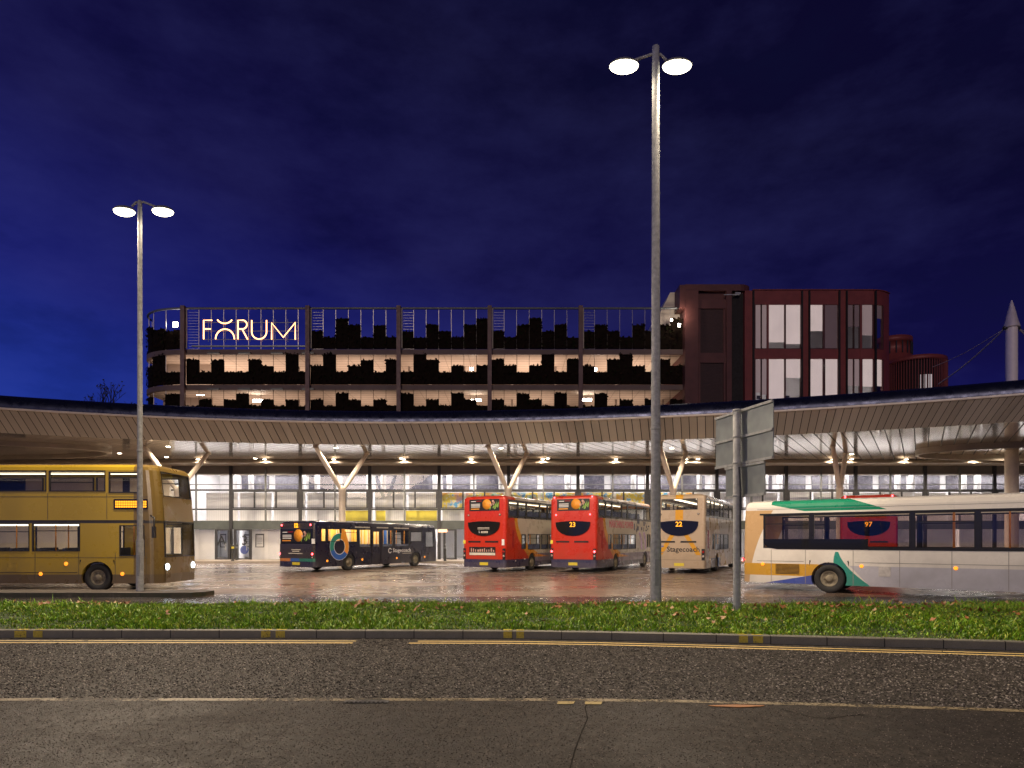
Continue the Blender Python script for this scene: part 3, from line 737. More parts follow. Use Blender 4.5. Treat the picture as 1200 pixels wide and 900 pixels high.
for (px, py, yy, s, r) in ((1093,430,62,-1,.022),(1100,450,56,-1,.04),(1290,470,56,1,.04),(1300,430,62,1,.022)):
    a = Vector((s*.5, 0, zc_-.05)); e = Vector((PX(px,yy)-mx_, yy-Ym, PZ(py,yy)))
    pts = [a+(e-a)*t+Vector((0,0,-.25*sin(pi*t))) for t in [i/8 for i in range(9)]]
    MB().tube(pts, r*1.25, 6).build('stay_cable', M['cream'], ma)

# ================================================================== BOLLARDS
def bollard(x, y, lab, band):
    o = empty('bollard', (x, y, .13), 0, lab, 'bollard', 'bollards on the station pavement')
    MB().lathe([(.13,0),(.13,.06),(.105,.08),(.105,1.20),(.09,1.27),(.001,1.30)], n=18).build('post', M['black'], o)
    MB().lathe([(.108,.0),(.11,.01),(.11,.14),(.108,.15)], c=(0,0,.98), n=18).build('band', band, o)
bollard(PX(272.7,50.9), 50.9, 'black bollard with yellow band outside the station doors', M['yellow'])
bollard(PX(521.5,50.8), 50.8, 'black bollard with grey band between navy bus and red bus', M['grey'])
bollard(PX(277.5,52.9), 52.9, 'black bollard standing close to the glazed door frame', M['grey'])
# ================================================================== CAR PARK
D = 75.0
def bx(p): return (p-600)*.1
def bz(p): return CH+(HZ-p)*.1
cp = empty('car_park', (bx(490), D, 0), 0, 'multi storey car park with stepped living wall planters and lit decks', 'car park')
ox, oy = bx(490), D
def cb(m, name, mat, parent=None):
    m.v = [(a-ox, b-oy, c) for a, b, c in m.v]; return m.build(name, mat, parent or cp)
LV = [(361, .22), (411.5, .55), (453, .55), (494, .55)]
m_sl = worn('brown_grey_concrete_band', (.17,.115,.095), .7, 0, .25, .5)
m_ceil = Mat('ribbed_warm_ceiling', .8, 0, (.5,.4,.32)); X, Y, Z = m_ceil.xyz(); rr = ((Y/1.1).fract()) < .09; r2 = ((X/2.9).fract()) < .03
c = m_ceil.mix(m_ceil.noise(.3, 4), (.36,.28,.22), (.60,.48,.39)); c = m_ceil.mix(rr*.9, c, (.12,.08,.06)); c = m_ceil.mix(r2*.5, c, (.16,.11,.08)); m_ceil.set('Base Color', c)
xl, xr = bx(215), bx(802); Rr = 4.0; Rx = 6.0; DEP = 17.0
def outline(off=0, n=10):
    # front edge with the rounded left end
    pts = []
    for k in range(n+1):
        t = pi+ (pi/2)*k/n
        pts.append((xl+cos(t)*(Rx+off), D+Rr+sin(t)*(Rr+off)))
    return pts+[(xr, D-off)]
def deck(py, h, name, thick):
    zc = bz(py); o = outline(.05); poly = [(a, b) for a, b in o]+[(xr, D+DEP), (xl-Rx, D+DEP)]
    m = MB().prism(poly, zc-thick, zc+.001, 'xy'); return cb(m, name, m_sl)
for py, h in LV[1:]:
    zc = bz(py); o = outline(.18); i_ = outline(-.25)
    m = MB(); n = len(o)
    m.add([(a,b,zc-.42) for a,b in o]+[(a,b,zc+.16) for a,b in o]+[(a,b,zc+.16) for a,b in i_]+[(a,b,zc-.42) for a,b in i_], [(r*n+i, r*n+i+1, ((r+1)%4)*n+i+1, ((r+1)%4)*n+i) for r in range(4) for i in range(n-1)])
    cb(m, 'slab_edge', m_sl)
    oo = outline(-.2); poly = oo+[(xr, D+DEP), (xl-Rx+.2, D+DEP)]
    cb(MB().prism(poly, zc-.30, zc+.05, 'xy'), 'deck', m_ceil.m)
# back wall and stair core walls seen inside
cb(MB().box(xl-Rx, xr, D+DEP, D+DEP+.3, 0, bz(411)+.3), 'rear_wall', M['concrete'])
cb(MB().box(xl-Rx+1.5, xr, D+2.0, D+DEP, bz(520)-.3, bz(520)), 'deck', m_ceil.m)
cb(MB().box(xl-4.9, xl+1.2, D+4.6, D+4.9, bz(495), bz(412)), 'stair_core', m_ceil.m)
# top rail
o = outline(.05); cb(MB().tube([(a, b, bz(361.5)) for a, b in o], .13, 8), 'top_rail', M['grey'])
o = outline(-.3); 
# posts
m_post = worn('rusty_brown_steel_post', (.16,.095,.085), .55, .2, .2, 1)
for p in (216.5, 362, 468, 574, 680):
    cb(MB().box(bx(p)-.24, bx(p)+.24, D-.62, D-.2, 0, bz(360)), 'post', m_post)
    cb(MB().box(bx(p)+.27, bx(p)+.40, D-.3, D-.18, bz(409), bz(362)), 'post_flange', M['bone'])
cb(MB().box(bx(801.5)-.1, bx(801.5)+.35, D-.6, D+.3, 0, bz(360)), 'post', m_post)
# cable mesh rods
EDG = {}
bays = [(218.5, 361, 10, 14.55), (364, 467, 7, None), (470, 573, 7, None), (576, 679, 7, None), (682, 800, 8, None)]
m_rod = worn('stainless_rod', (.42,.38,.36), .35, .7, .1, 3)
for bi, (a, b, n, w_) in enumerate(bays):
    step = w_ or (b-a)/n
    for k in range(1, n):
        cb(MB().box(bx(a+k*step)-.026, bx(a+k*step)+.026, D-.0, D+.04, bz(409), bz(362)), 'vertical_rod', m_rod); cb(MB().box(bx(a+k*step)-.022, bx(a+k*step)+.022, D+.0, D+.04, bz(484), bz(412.5)), 'lower_rod', M['bark'])
    for j in range(14):
        zz = bz(409)+(j+.5)*.34
        if bi != 0 or True: 
            pass
    cb((lambda mm: [mm.box(bx(a), bx(a+step*1.0), D+.02, D+.035, bz(409)+j*.33, bz(409)+j*.33+.022) for j in range(14)] and mm)(MB()), 'mesh_wires', m_rod)
# planters
m_lv = []
for nm, c in (('living_wall_leaf_dark', (.014,.009,.006)), ('living_wall_leaf_green', (.014,.016,.006)), ('living_wall_leaf_brown', (.024,.013,.008))): m_lv.append(worn(nm, c, .9, 0, .4, 2, spec=.05))
TOP = [None, [1,0,3,2,0,2,0], [1,0,2,1,0,2,3], [1,0,2,3,1,2,0], [1,2,1,0,2,1,2,3]]
MID = [[2,0,2,0,0,2,1,0,3,0], [1,3,0,1,2,0,2], [0,3,2,0,1,0,1], [2,1,0,1,3,0,2], [1,0,2,3,1,0,2,1]]
LOW = [[0,1,0,1,2,0,1,0,1,0], [1,0,2,1,0,1,0], [2,0,1,0,2,1,0], [1,0,2,1,0,2,0], [0,2,0,1,0,1,0,1]]
rp = random.Random(11)
def foliage(m, x0, x1, z0, z1, yf, dens_=9.0, curve=None):
    N = int((x1-x0)*(z1-z0)*dens_)
    for _ in range(N):
        x = rp.uniform(x0, x1); z = rp.uniform(z0, z1); edge = rp.random() < .3
        if edge: z = z1+rp.uniform(-.12,.03)
        elif rp.random() < .12: x = rp.choice((x0-.05, x1+.05))
        s = rp.uniform(.09,.24); a = rp.uniform(0, 6.28); y = yf-rp.uniform(0,.22)
        u = Vector((cos(a), rp.uniform(-.6,.6), sin(a)))*s; v = Vector((-sin(a), rp.uniform(-.6,.6), cos(a)))*s*.6; p = Vector((x, y, z))
        if curve:
            q = [curve(t.x, t.y, t.z) for t in (p-u, p-v, p+u, p+v)]
        else: q = [p-u, p-v, p+u, p+v]
        m.add(q, [(0,1,2,3)], mi=rp.choice((0,0,1,2)))
def planters(rows, py_top0, py_bot, name, lab=None):
    for bi, arr in enumerate(rows):
        if arr is None: continue
        a, b, n, w_ = bays[bi]; step = w_ or (b-a)/n; m = MB()
        for k, h in enumerate(arr):
            x0, x1 = bx(a+k*step), bx(min(b, a+(k+1)*step)); z1 = bz(py_top0-7.1*h)+rp.uniform(-.03,.05); z0 = bz(py_bot)
            m.box(x0+.005, x1-.005, D-.02, D+.22, z0, z1-.06)
            foliage(m, x0+.03, x1-.03, z0+.05, z1-.04, D-.02)
        cb(m, name, m_lv)
planters(TOP, 395, 408.6, 'living_wall_planter'); planters(MID, 435.5, 450, 'living_wall_planter'); planters(LOW, 475.3, 490, 'living_wall_planter')
ARC = (Rx+Rr)/2*pi/2
def crv(x, y, z):   # unroll arc length s (negative to the left of xl) round the end
    s = (xl-x); t = s/ARC*pi/2; r = Rr-(y-D)
    return Vector((xl-sin(t)*(r+Rx-Rr), D+Rr-cos(t)*r, z))
arcw = ARC/4
for hs, p0, pb in (([1.1,1.6,2.3,2.8], 395, 408.6), ([0,3,1.5,1.5], 435.5, 450), ([2,0,1.8,2], 475.3, 490)):
    m = MB()
    for k, h in enumerate(hs):
        s0, s1 = k*arcw+.1, (k+1)*arcw; z0, z1 = bz(pb), bz(p0-7.1*h); N = 4
        for q in range(N):
            a0 = s0+(s1-s0)*q/N; a1 = s0+(s1-s0)*(q+1)/N
            P_ = [crv(xl-a0, D-.02, 0), crv(xl-a1, D-.02, 0), crv(xl-a1, D+.2, 0), crv(xl-a0, D+.2, 0)]
            m.add([(v.x,v.y,z0) for v in P_]+[(v.x,v.y,z1-.05) for v in P_], [(0,1,2,3),(7,6,5,4),(0,4,5,1),(1,5,6,2),(2,6,7,3),(3,7,4,0)])
        foliage(m, xl-s1, xl-s0, z0, z1-.05, D-.02, 9, crv)
    cb(m, 'living_wall_planter', m_lv)
for k in range(1, 5):
    P_ = crv(xl-k*arcw, D+.1, 0); cb(MB().box(P_.x-.03, P_.x+.03, P_.y-.03, P_.y+.03, bz(484), bz(362)), 'vertical_rod', m_rod)
# interior columns and pipes
for p in (290, 331, 395, 470.5, 497, 540, 600, 655, 690, 731, 790, 202):
    cb(MB().box(bx(p)-.12, bx(p)+.12, D+5.5, D+5.8, bz(495), bz(413)), 'deck_column', M['concrete'])
for p in (345, 360, 377, 398): pass
for (a, py) in ((252,415),(288,415),(326,415),(362,415),(252,457),(288,457),(326,457),(362,457)):
    cb(MB().box(bx(a)-.7, bx(a)+.7, D-.5, D-.28, bz(py)-.08, bz(py)+.12), 'bracket', M['dark'])
# lit fixtures and lights
m_fx = emat('car_park_floodlight', (1,.88,.74), 45)
def fix(px, py, dy, w_, h_, k=0):
    X0 = (px-600)/F*(D+dy); Z0 = PZ(py, D+dy)
    o = cb(MB().box(X0-w_/2-.05, X0+w_/2+.05, D+dy+.01, D+dy+.14, Z0-h_/2-.04, Z0+h_/2+.06), 'floodlight', M['dark'])
    m = MB().box(X0-w_/2, X0+w_/2, D+dy-.03, D+dy+.005, Z0-h_/2, Z0+h_/2); m.v = [(a-ox,b-oy,c) for a,b,c in m.v]; m.build('lamp_lens', m_fx, o)
for a in ((205.5,380.5,1.5,.55,.55),(552.5,432.5,2,.35,.35),(697.5,433,2,.35,.35),(302,469.5,3,1.2,.28),(558,469,3,1.2,.25),(688,468.5,3,1.1,.3),(235,462.5,3,.9,.12),(787,375,-1.0,.2,.2),(796,381,-1.0,.25,.35)): fix(*a)
for zz in (bz(413)-1.0, bz(454.5)-1.0):
    for xx in (-38,-30,-19,-8,2.5,14):
        light('AREA', 'deck_light', (xx-ox, 6.0, zz-1.9), 430+170*sin(xx*1.7+zz), (1,.76,.60), cp, shape='RECTANGLE', size=8.5, size_y=8).rotation_euler = (pi,0,0)
light('POINT', 'roof_floodlight_glow', (bx(207)-ox, -.2, bz(380.5)), 120, (1,.85,.7), cp, shadow_soft_size=.3)
light('POINT', 'roof_floodlight_glow', (bx(793)-ox, -1.8, bz(374)), 200, (1,.85,.7), cp, shadow_soft_size=.3)

# FORUM neon sign
sn = empty('neon_sign', (bx(293), D-.45, 0), 0, 'glowing neon FORUM sign mounted on the top deck of the car park', 'neon sign')
m_ne = emat('warm_neon_tube', (1,.44,.17), 4.8, (.9,.6,.4))
def Q(u, v): return ((170+u/6-600)*.1*.994-bx(293), 0, CH+(HZ-(350+v/6))*.1*.994)
def arc(cx, cy, rx, ry, a0, a1, n=14): return [Q(cx+rx*cos(R(a0+(a1-a0)*i/n)), cy-ry*sin(R(a0+(a1-a0)*i/n))) for i in range(n+1)]
letters = {'letter_f': [[Q(412,284),Q(412,152),Q(471,152)], [Q(412,213),Q(461,213)]],
 'letter_o': [arc(560,120,60,54,212,328), arc(562,284,66,70,0,180)],
 'letter_r': [[Q(653,284),Q(653,152),Q(684,152)]+arc(684,182,32,31,85,-85)+[Q(684,213),Q(653,213)], [Q(682,213),Q(721,286)]],
 'letter_u': [[Q(750,152),Q(750,232)]+arc(802,234,52,50,180,360)+[Q(854,152)]],
 'letter_m': [[Q(890,286),Q(890,170),Q(972,272),Q(1056,168),Q(1056,286)]]}
for nm, strokes in letters.items():
    m = MB()
    for s_ in strokes: m.tube(s_, .072, 8)
    m.build(nm, m_ne, sn)
fr = MB()
for v in (165, 225, 285): a_, b_ = Q(400, v), Q(1070, v); fr.box(a_[0], b_[0], .12, .16, a_[2]-.025, a_[2]+.025)
for u in (440, 560, 650, 735, 820, 910, 1000): a_, b_ = Q(u, 140), Q(u, 300); fr.box(a_[0]-.02, a_[0]+.02, .162, .2, b_[2], a_[2])
fr.build('support_frame', M['grey'], sn)
cb(MB().box(bx(225), bx(361), D-.1, D+.1, bz(406.5), bz(405)), 'crash_rail', M['grey'])

# ================================================================== RED OFFICE BUILDING
D2 = 74.0
rb = empty('office_building', (bx(900), D2, 0), 0, 'maroon clad office building with rounded corner and lit tall windows', 'office building')
o2x, o2y = bx(900), D2
def qx(p): return (p-600)/F*D2
def qz(p): return PZ(p, D2)
def ob(m, name, mat, parent=None):
    m.v = [(a-o2x, b-o2y, c) for a, b, c in m.v]; return m.build(name, mat, parent or rb)
# block A brown core
def cz(x): return (760+x/2.727)
za = qz(333.5)
ob(MB().box(qx(802.5), qx(872), D2+.5, D2+14, 0, qz(341)), 'core_wall', M['maroondk'])
cr = [(qx(802.5), D2-.1), (qx(868), D2-.1)]+[(qx(868)+cos(t)*1.4, D2+1.3+sin(t)*1.4) for t in (-1.3,-.9,-.5,-.1)]+[(qx(868)+1.4, D2+14), (qx(802.5), D2+14)]
ob(MB().prism(cr, qz(341), za, 'xy'), 'core_cornice', M['maroondk'])
for a, b in ((802.5,818),(851,857),(872.5,881)):
    ob(MB().box(qx(a), qx(b), D2-.15, D2+.495, 0, qz(341)-.003), 'pilaster', M['maroondk'] if a < 870 else M['maroon'])
ob(MB().box(qx(818)+.003, qx(851)-.003, D2+.2, D2+.495, 0, qz(351)), 'core_panel', worn('core_panel_dark', (.045,.018,.016), .6, .1, .3, 2, stretch=(1,1,8)))
for a, b in ((351,361.5),(413.5,425)): ob(MB().box(qx(818)+.006, qx(851)-.006, D2-.0, D2+.197, qz(b), qz(a)), 'core_band', M['maroondk'])
for a in (818.5, 848): ob(MB().box(qx(a)+.01, qx(a+2.3), D2-.01, D2+.195, 0, qz(362)), 'core_trim', M['maroondk'])
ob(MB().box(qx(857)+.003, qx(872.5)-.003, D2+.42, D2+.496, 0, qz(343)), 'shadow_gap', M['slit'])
ob(MB().box(qx(848), qx(866), D2-.2, D2-.12, qz(346.5), qz(345.5)).box(qx(861), qx(867), D2-.25, D2-.13, qz(345.3), qz(343.5)), 'roof_pipe', M['galv'])
ob(MB().box(qx(1033), qx(1035), D2+2.2, D2+8, 0, qz(345)), 'inner_wall', M['white'])
# white gable
ob(MB().prism([(qx(773), qz(370)), (qx(791), qz(334)), (qx(802.4), qz(333.8)), (qx(802.4), qz(412)), (qx(773), qz(412))], D2+2.2, D2+9), 'white_gable', worn('cream_gable_cladding', (.55,.47,.38), .6, 0, .12, 1, stretch=(.2,.2,9)))
ob(MB().box(qx(796), qx(802.4), D2-.2, D2+2.1, qz(361), qz(334.5)), 'gable_return', M['maroondk'])
# block B facade along path: straight then rounded corner
XC = 41.3; RC = 4.2
path = []   # (distance s, x, y, nx, ny)
def Bp(px):
    X = qx(px)
    if X <= XC: return (X, D2-.2, 0, -1)
    # rounded: map px beyond 1012 up to 1042 onto quarter circle
    lo_, hi_ = 0.0, 1.40
    for _ in range(24):
        t = (lo_+hi_)/2
        if 600+(XC+sin(t)*RC)/(D2-.2+RC-cos(t)*RC)*F < px: lo_ = t
        else: hi_ = t
    return (XC+sin(t)*RC, D2-.2+RC-cos(t)*RC, sin(t), -cos(t))
def curved(p0, p1, z0, z1, dep, name, mat, parent=None, back=.35, n=None):
    n = n or max(1, int((p1-p0)/2)); m = MB(); vs = []
    for i in range(n+1):
        x_, y_, nx, ny = Bp(p0+(p1-p0)*i/n)
        for dd in (dep, -back):
            for zz in (z0, z1): vs.append((x_+nx*dd, y_+ny*dd, zz))
    fs = []
    for i in range(n):
        a = i*4; b = a+4; fs += [(a,b,b+1,a+1),(a+1,b+1,b+3,a+3),(a+3,b+3,b+2,a+2),(a+2,b+2,b,a)]
    fs += [(0,1,3,2),(n*4,n*4+2,n*4+3,n*4+1)]
    m.add(vs, fs); return ob(m, name, mat, parent)
P0, P1 = 881.3, 1041.9
zr = {'roof': (341, 357.5), 'mid': (409.5, 421), 'low': (471, 500)}
curved(P0, P1, qz(357.5), qz(341), 0, 'parapet_band', M['maroon'], n=60)
curved(P0, P1, qz(421), qz(409.5), 0, 'spandrel_band', M['maroon'], n=60)
curved(P0, P1, 0, qz(474), 0, 'base_band', M['maroon'], n=60)
curved(P0, P1, qz(341)+.003, qz(340), .12, 'coping', M['maroon'], n=60)
ob(MB().prism([(qx(881.3), D2+.2)]+[(Bp(p)[0]-.1*Bp(p)[2], Bp(p)[1]-.1*Bp(p)[3]+.1) for p in range(884, 1042, 3)]+[(qx(1041.5), D2+15), (qx(881.3), D2+15)], qz(345), qz(344), 'xy'), 'flat_roof', M['slit'])
for z_ in (qz(421)+.3, qz(474)): ob(MB().prism([(qx(882), D2+.2)]+[(Bp(p)[0]-.5*Bp(p)[2], Bp(p)[1]-.5*Bp(p)[3]+.1) for p in range(884, 1042, 3)]+[(qx(1040), D2+15), (qx(882), D2+15)], z_-.3, z_, 'xy'), 'floor_slab', M['white'])
ob(MB().box(qx(882), qx(1040), D2+8, D2+8.2, 0, qz(345)), 'inner_wall', M['white'])
wins = [(884.5,898,2),(900,937.5,2),(948.5,981,2),(992,1006.5,2),(1009,1024.5,1),(1026.5,1035,1)]
def z2(p): return 860+p/6
solid = [(881.3,884),(937.8,948.2),(981.3,991.6),(1035.2,1041.9)]
for a, b in solid:
    curved(a, b, qz(474), qz(421)-.003, .0, 'pier', M['maroon']); curved(a, b, qz(409.5), qz(357.5)-.003, 0, 'pier', M['maroon'])
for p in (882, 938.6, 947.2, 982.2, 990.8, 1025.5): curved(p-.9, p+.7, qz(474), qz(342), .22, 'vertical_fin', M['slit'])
for p in (899, 1007.6, 1025.5): curved(p-.9, p+.9, qz(474), qz(357.7), .06, 'vertical_fin', M['maroon'])
m_fr = worn('maroon_window_frame', (.10,.03,.028), .5, .1, .2, 2)
def blind(name, colr, k):
    m = Mat(name, .8, 0, colr); X, Y, Z = m.xyz(); n = m.noise(.5, 3, .5); n2 = m.noise(3.5, 2, .5, (1,1,.05))
    m.set('Emission Color', m.mix(n*.7+n2*.4, tuple(c*.62 for c in colr), colr)); m.b.inputs['Emission Strength'].default_value = k
    return m.m
b_hi = blind('glowing_cream_blind', (.72,.58,.53), .80); b_mid = blind('glowing_dusky_blind', (.44,.32,.30), .48); b_low = blind('faint_glow_blind', (.12,.075,.075), .6)  # blinds glow by their own emission, in place of room light behind
# (x0,x1,row, blind fraction from the top, material)
spec = {0: [(884.5,891,1,'m'),(892,898,1,'m'),(900,918.5,.86,'h'),(920,937.5,.9,'h'),(948.5,963.5,.6,'h'),(965.5,981,1,'l'),(992,999,.5,'l'),(1000,1006.5,.5,'l'),(1009,1023,.7,'m'),(1026.5,1034.5,.3,'l')],
        1: [(884.5,891,.75,'m'),(892,898,.8,'m'),(900,918.5,1,'h'),(920,937.5,.42,'h'),(948.5,963.5,.93,'h'),(966,981,.9,'h'),(992,999,.6,'m'),(1000,1006.5,.6,'m'),(1009.5,1023.5,.62,'h'),(1027,1034.5,.6,'h')]}
for rrow, (pt, pb) in {0: (357.5, 409.5), 1: (421, 474)}.items():
    for a, b, fr_, kd in spec[rrow]:
        w_ = curved(a-.9, a+.1, qz(pb), qz(pt)-.003, .03, 'window', m_fr, back=.2)
        curved(b-.1, b+.9, qz(pb), qz(pt)-.003, .03, 'frame_side', m_fr, w_, back=.2)
        curved(a+.1, b-.1, qz(pb), qz(pb-.8), .02, 'sill', m_fr, w_, back=.2)
        curved(a+.12, b-.12, qz(pb)+.09, qz(pt)-.02, -.1, 'pane', M['glass'], w_, back=.115)
        zt__, zb__ = qz(pt)-.02, qz(pb)+.1
        curved(a+.2, b-.2, zt__-(zt__-zb__)*fr_, zt__, -.13, 'blind', {'h': b_hi, 'm': b_mid, 'l': b_low}[kd], w_, back=.15)
for xx, zz in ((qx(905), qz(346)), (qx(930), qz(346)), (qx(955), qz(346)), (qx(905), qz(422)-.1), (qx(930), qz(422)-.1), (qx(955), qz(422)-.1), (qx(975), qz(422)-.1), (qx(1010), qz(422)-.1)):
    ob(MB().box(xx-1, xx+1, D2+2.2, D2+2.35, zz-.1, zz-.02), 'office_light', emat('office_light', (1,.92,.86), 14))
for px in (928, 953, 972, 895, 1013):   # desks and monitors
    xx = qx(px); z0 = qz(474); o = ob(MB().box(xx-.9, xx+.9, D2+1, D2+1.8, z0+.7, z0+.75).box(xx-.85,xx-.78,D2+1.1,D2+1.2,z0,z0+.7).box(xx+.78,xx+.85,D2+1.1,D2+1.2,z0,z0+.7), 'desk', M['bone'])
    ob(MB().box(xx-.35, xx+.25, D2+1.2, D2+1.25, z0+.9, z0+1.3).box(xx-.08,xx,D2+1.2,D2+1.25,z0+.75,z0+.9), 'monitor', M['dark'], o)
ob(MB().box(qx(1037), qx(1039), D2-.1+1.0, D2+1.0, qz(365), qz(360)), 'wall_light', emat('wall_light', (1,.7,.4), 3))
# smaller buildings behind
c1 = empty('round_tower_building', (qx(1045)*1.2, D2*1.2, 0), 0, 'small maroon round topped tower behind the office building', 'building')
def pzz(p, k): return CH+(HZ-p)/F*D2*k
k = 1.2; rad = 18*.0987*k*1.15
MB().lathe([(rad,0),(rad,pzz(419,k)),(rad-.1,pzz(419,k)),(rad-.1,pzz(405,k)),(rad+.05,pzz(405,k)),(rad+.05,pzz(398.5,k)),(0.01,pzz(398.5,k))], n=32).build('drum_wall', M['maroon'], c1)
m = MB()
for i in range(20):
    t = 2*pi*i/20; m.box(cos(t)*rad-.06, cos(t)*rad+.06, sin(t)*rad-.06, sin(t)*rad+.06, pzz(419,k), pzz(405,k))
m.build('window_mullions', M['dark'], c1)
k = 1.05; c2 = empty('drum_building', ((1071.5-600)/F*(D2*k+4), D2*k+4, 0), 0, 'low rounded red building wrapped in vertical fins beside the mast cables', 'building')
rx_ = 34*.0987*k; Z1, Z0 = pzz(423.5,k*1.05), pzz(428,k*1.05)
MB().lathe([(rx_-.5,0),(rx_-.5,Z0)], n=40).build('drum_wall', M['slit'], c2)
MB().lathe([(rx_,Z0),(rx_+.06,Z0+.05),(rx_,Z1),(rx_-.5,Z1+.15),(.01,Z1+.15)], n=40).build('cornice', M['maroon'], c2)
m = MB()
for i in range(72):
    t = 2*pi*i/72; x_, y_ = cos(t)*rx_, sin(t)*rx_; m.tube([(x_,y_,0),(x_,y_,Z0)], .06, 4, False, False)
m.build('vertical_fins', M['maroon'], c2)
m = MB()
for t in (-1.9,-1.78,-1.7,-1.6,-1.52): x_, y_ = cos(t)*(rx_-.47), sin(t)*(rx_-.47); m.box(x_-.09, x_+.09, y_-.03, y_, Z0-3.6, Z0-1.9)
m.build('lit_window', blind('lit_slots', (.7,.62,.62), .6), c2)
light('SPOT', 'office_spot', (o2x-o2x-5, -9, 22), 0.0, (1,.8,.6), rb)  # spot hanging clear of the office, at zero power

# ================================================================== TREES
def tree(name, loc, h, label, n0=7, leafy=.15, seed=1, spread=.5, lsz=.14):
    rt = random.Random(seed); o = empty(name, loc, 0, label, 'tree', 'trees behind the station'); tr = MB(); cr_ = MB(); lf = MB()
    tr.tube([(0,0,0),(.05,0,h*.25),(0,.05,h*.5)], [.3,.24,.2], 8)
    def br(p, d, L, r, lev):
        q = p+d*L; q2 = p+d*L*.5+Vector((rt.uniform(-.1,.1),rt.uniform(-.1,.1),.05))*L
        cr_.tube([p, q2, q], [r, r*.8, r*.6], 4 if lev > 1 else 6, False)
        if lev >= 5:
            for _ in range(2 if rt.random() < leafy*3 else 0):
                c = q+Vector((rt.gauss(0,.15),rt.gauss(0,.15),rt.gauss(0,.15))); u = Vector((rt.uniform(-1,1),rt.uniform(-1,1),rt.uniform(-1,1))).normalized()*lsz; v = u.cross(Vector((.3,.5,.8))).normalized()*lsz*.7
                lf.add([c-u,c-v,c+u,c+v], [(0,1,2,3)])
            return
        for _ in range(3 if lev < 4 else 2):
            dd = (d+Vector((rt.uniform(-1,1),rt.uniform(-1,1),rt.uniform(-.35,.8)))*spread*1.5).normalized()
            br(q, dd, L*rt.uniform(.62,.85), max(.03, r*.62), lev+1)
    for i in range(n0):
        a = 2*pi*i/n0+rt.uniform(-.3,.3); br(Vector((0,0,h*(.38+.12*(i%3)/2))), Vector((cos(a)*.8,sin(a)*.8,rt.uniform(.5,1.3))).normalized(), h*.165, .2, 1)
    tr.build('trunk', M['bark'], o, fix=False); c = cr_.build('crown', M['bark'], o, fix=False)
    if lf.f: lf.build('leaves', worn('dull_leaf', (.05,.05,.02), .7, 0, .3, 3), c, fix=False)
    return o
tree('bare_tree', (PX(149,76), 76, 0), 21.0, 'bare twiggy tree showing above the canopy left of the car park', seed=4)
tree('leafy_tree', (PX(42,95), 95, 0), 21.6, 'dark rounded tree top showing over the left end of the canopy', 9, .9, 9, .55, .5)
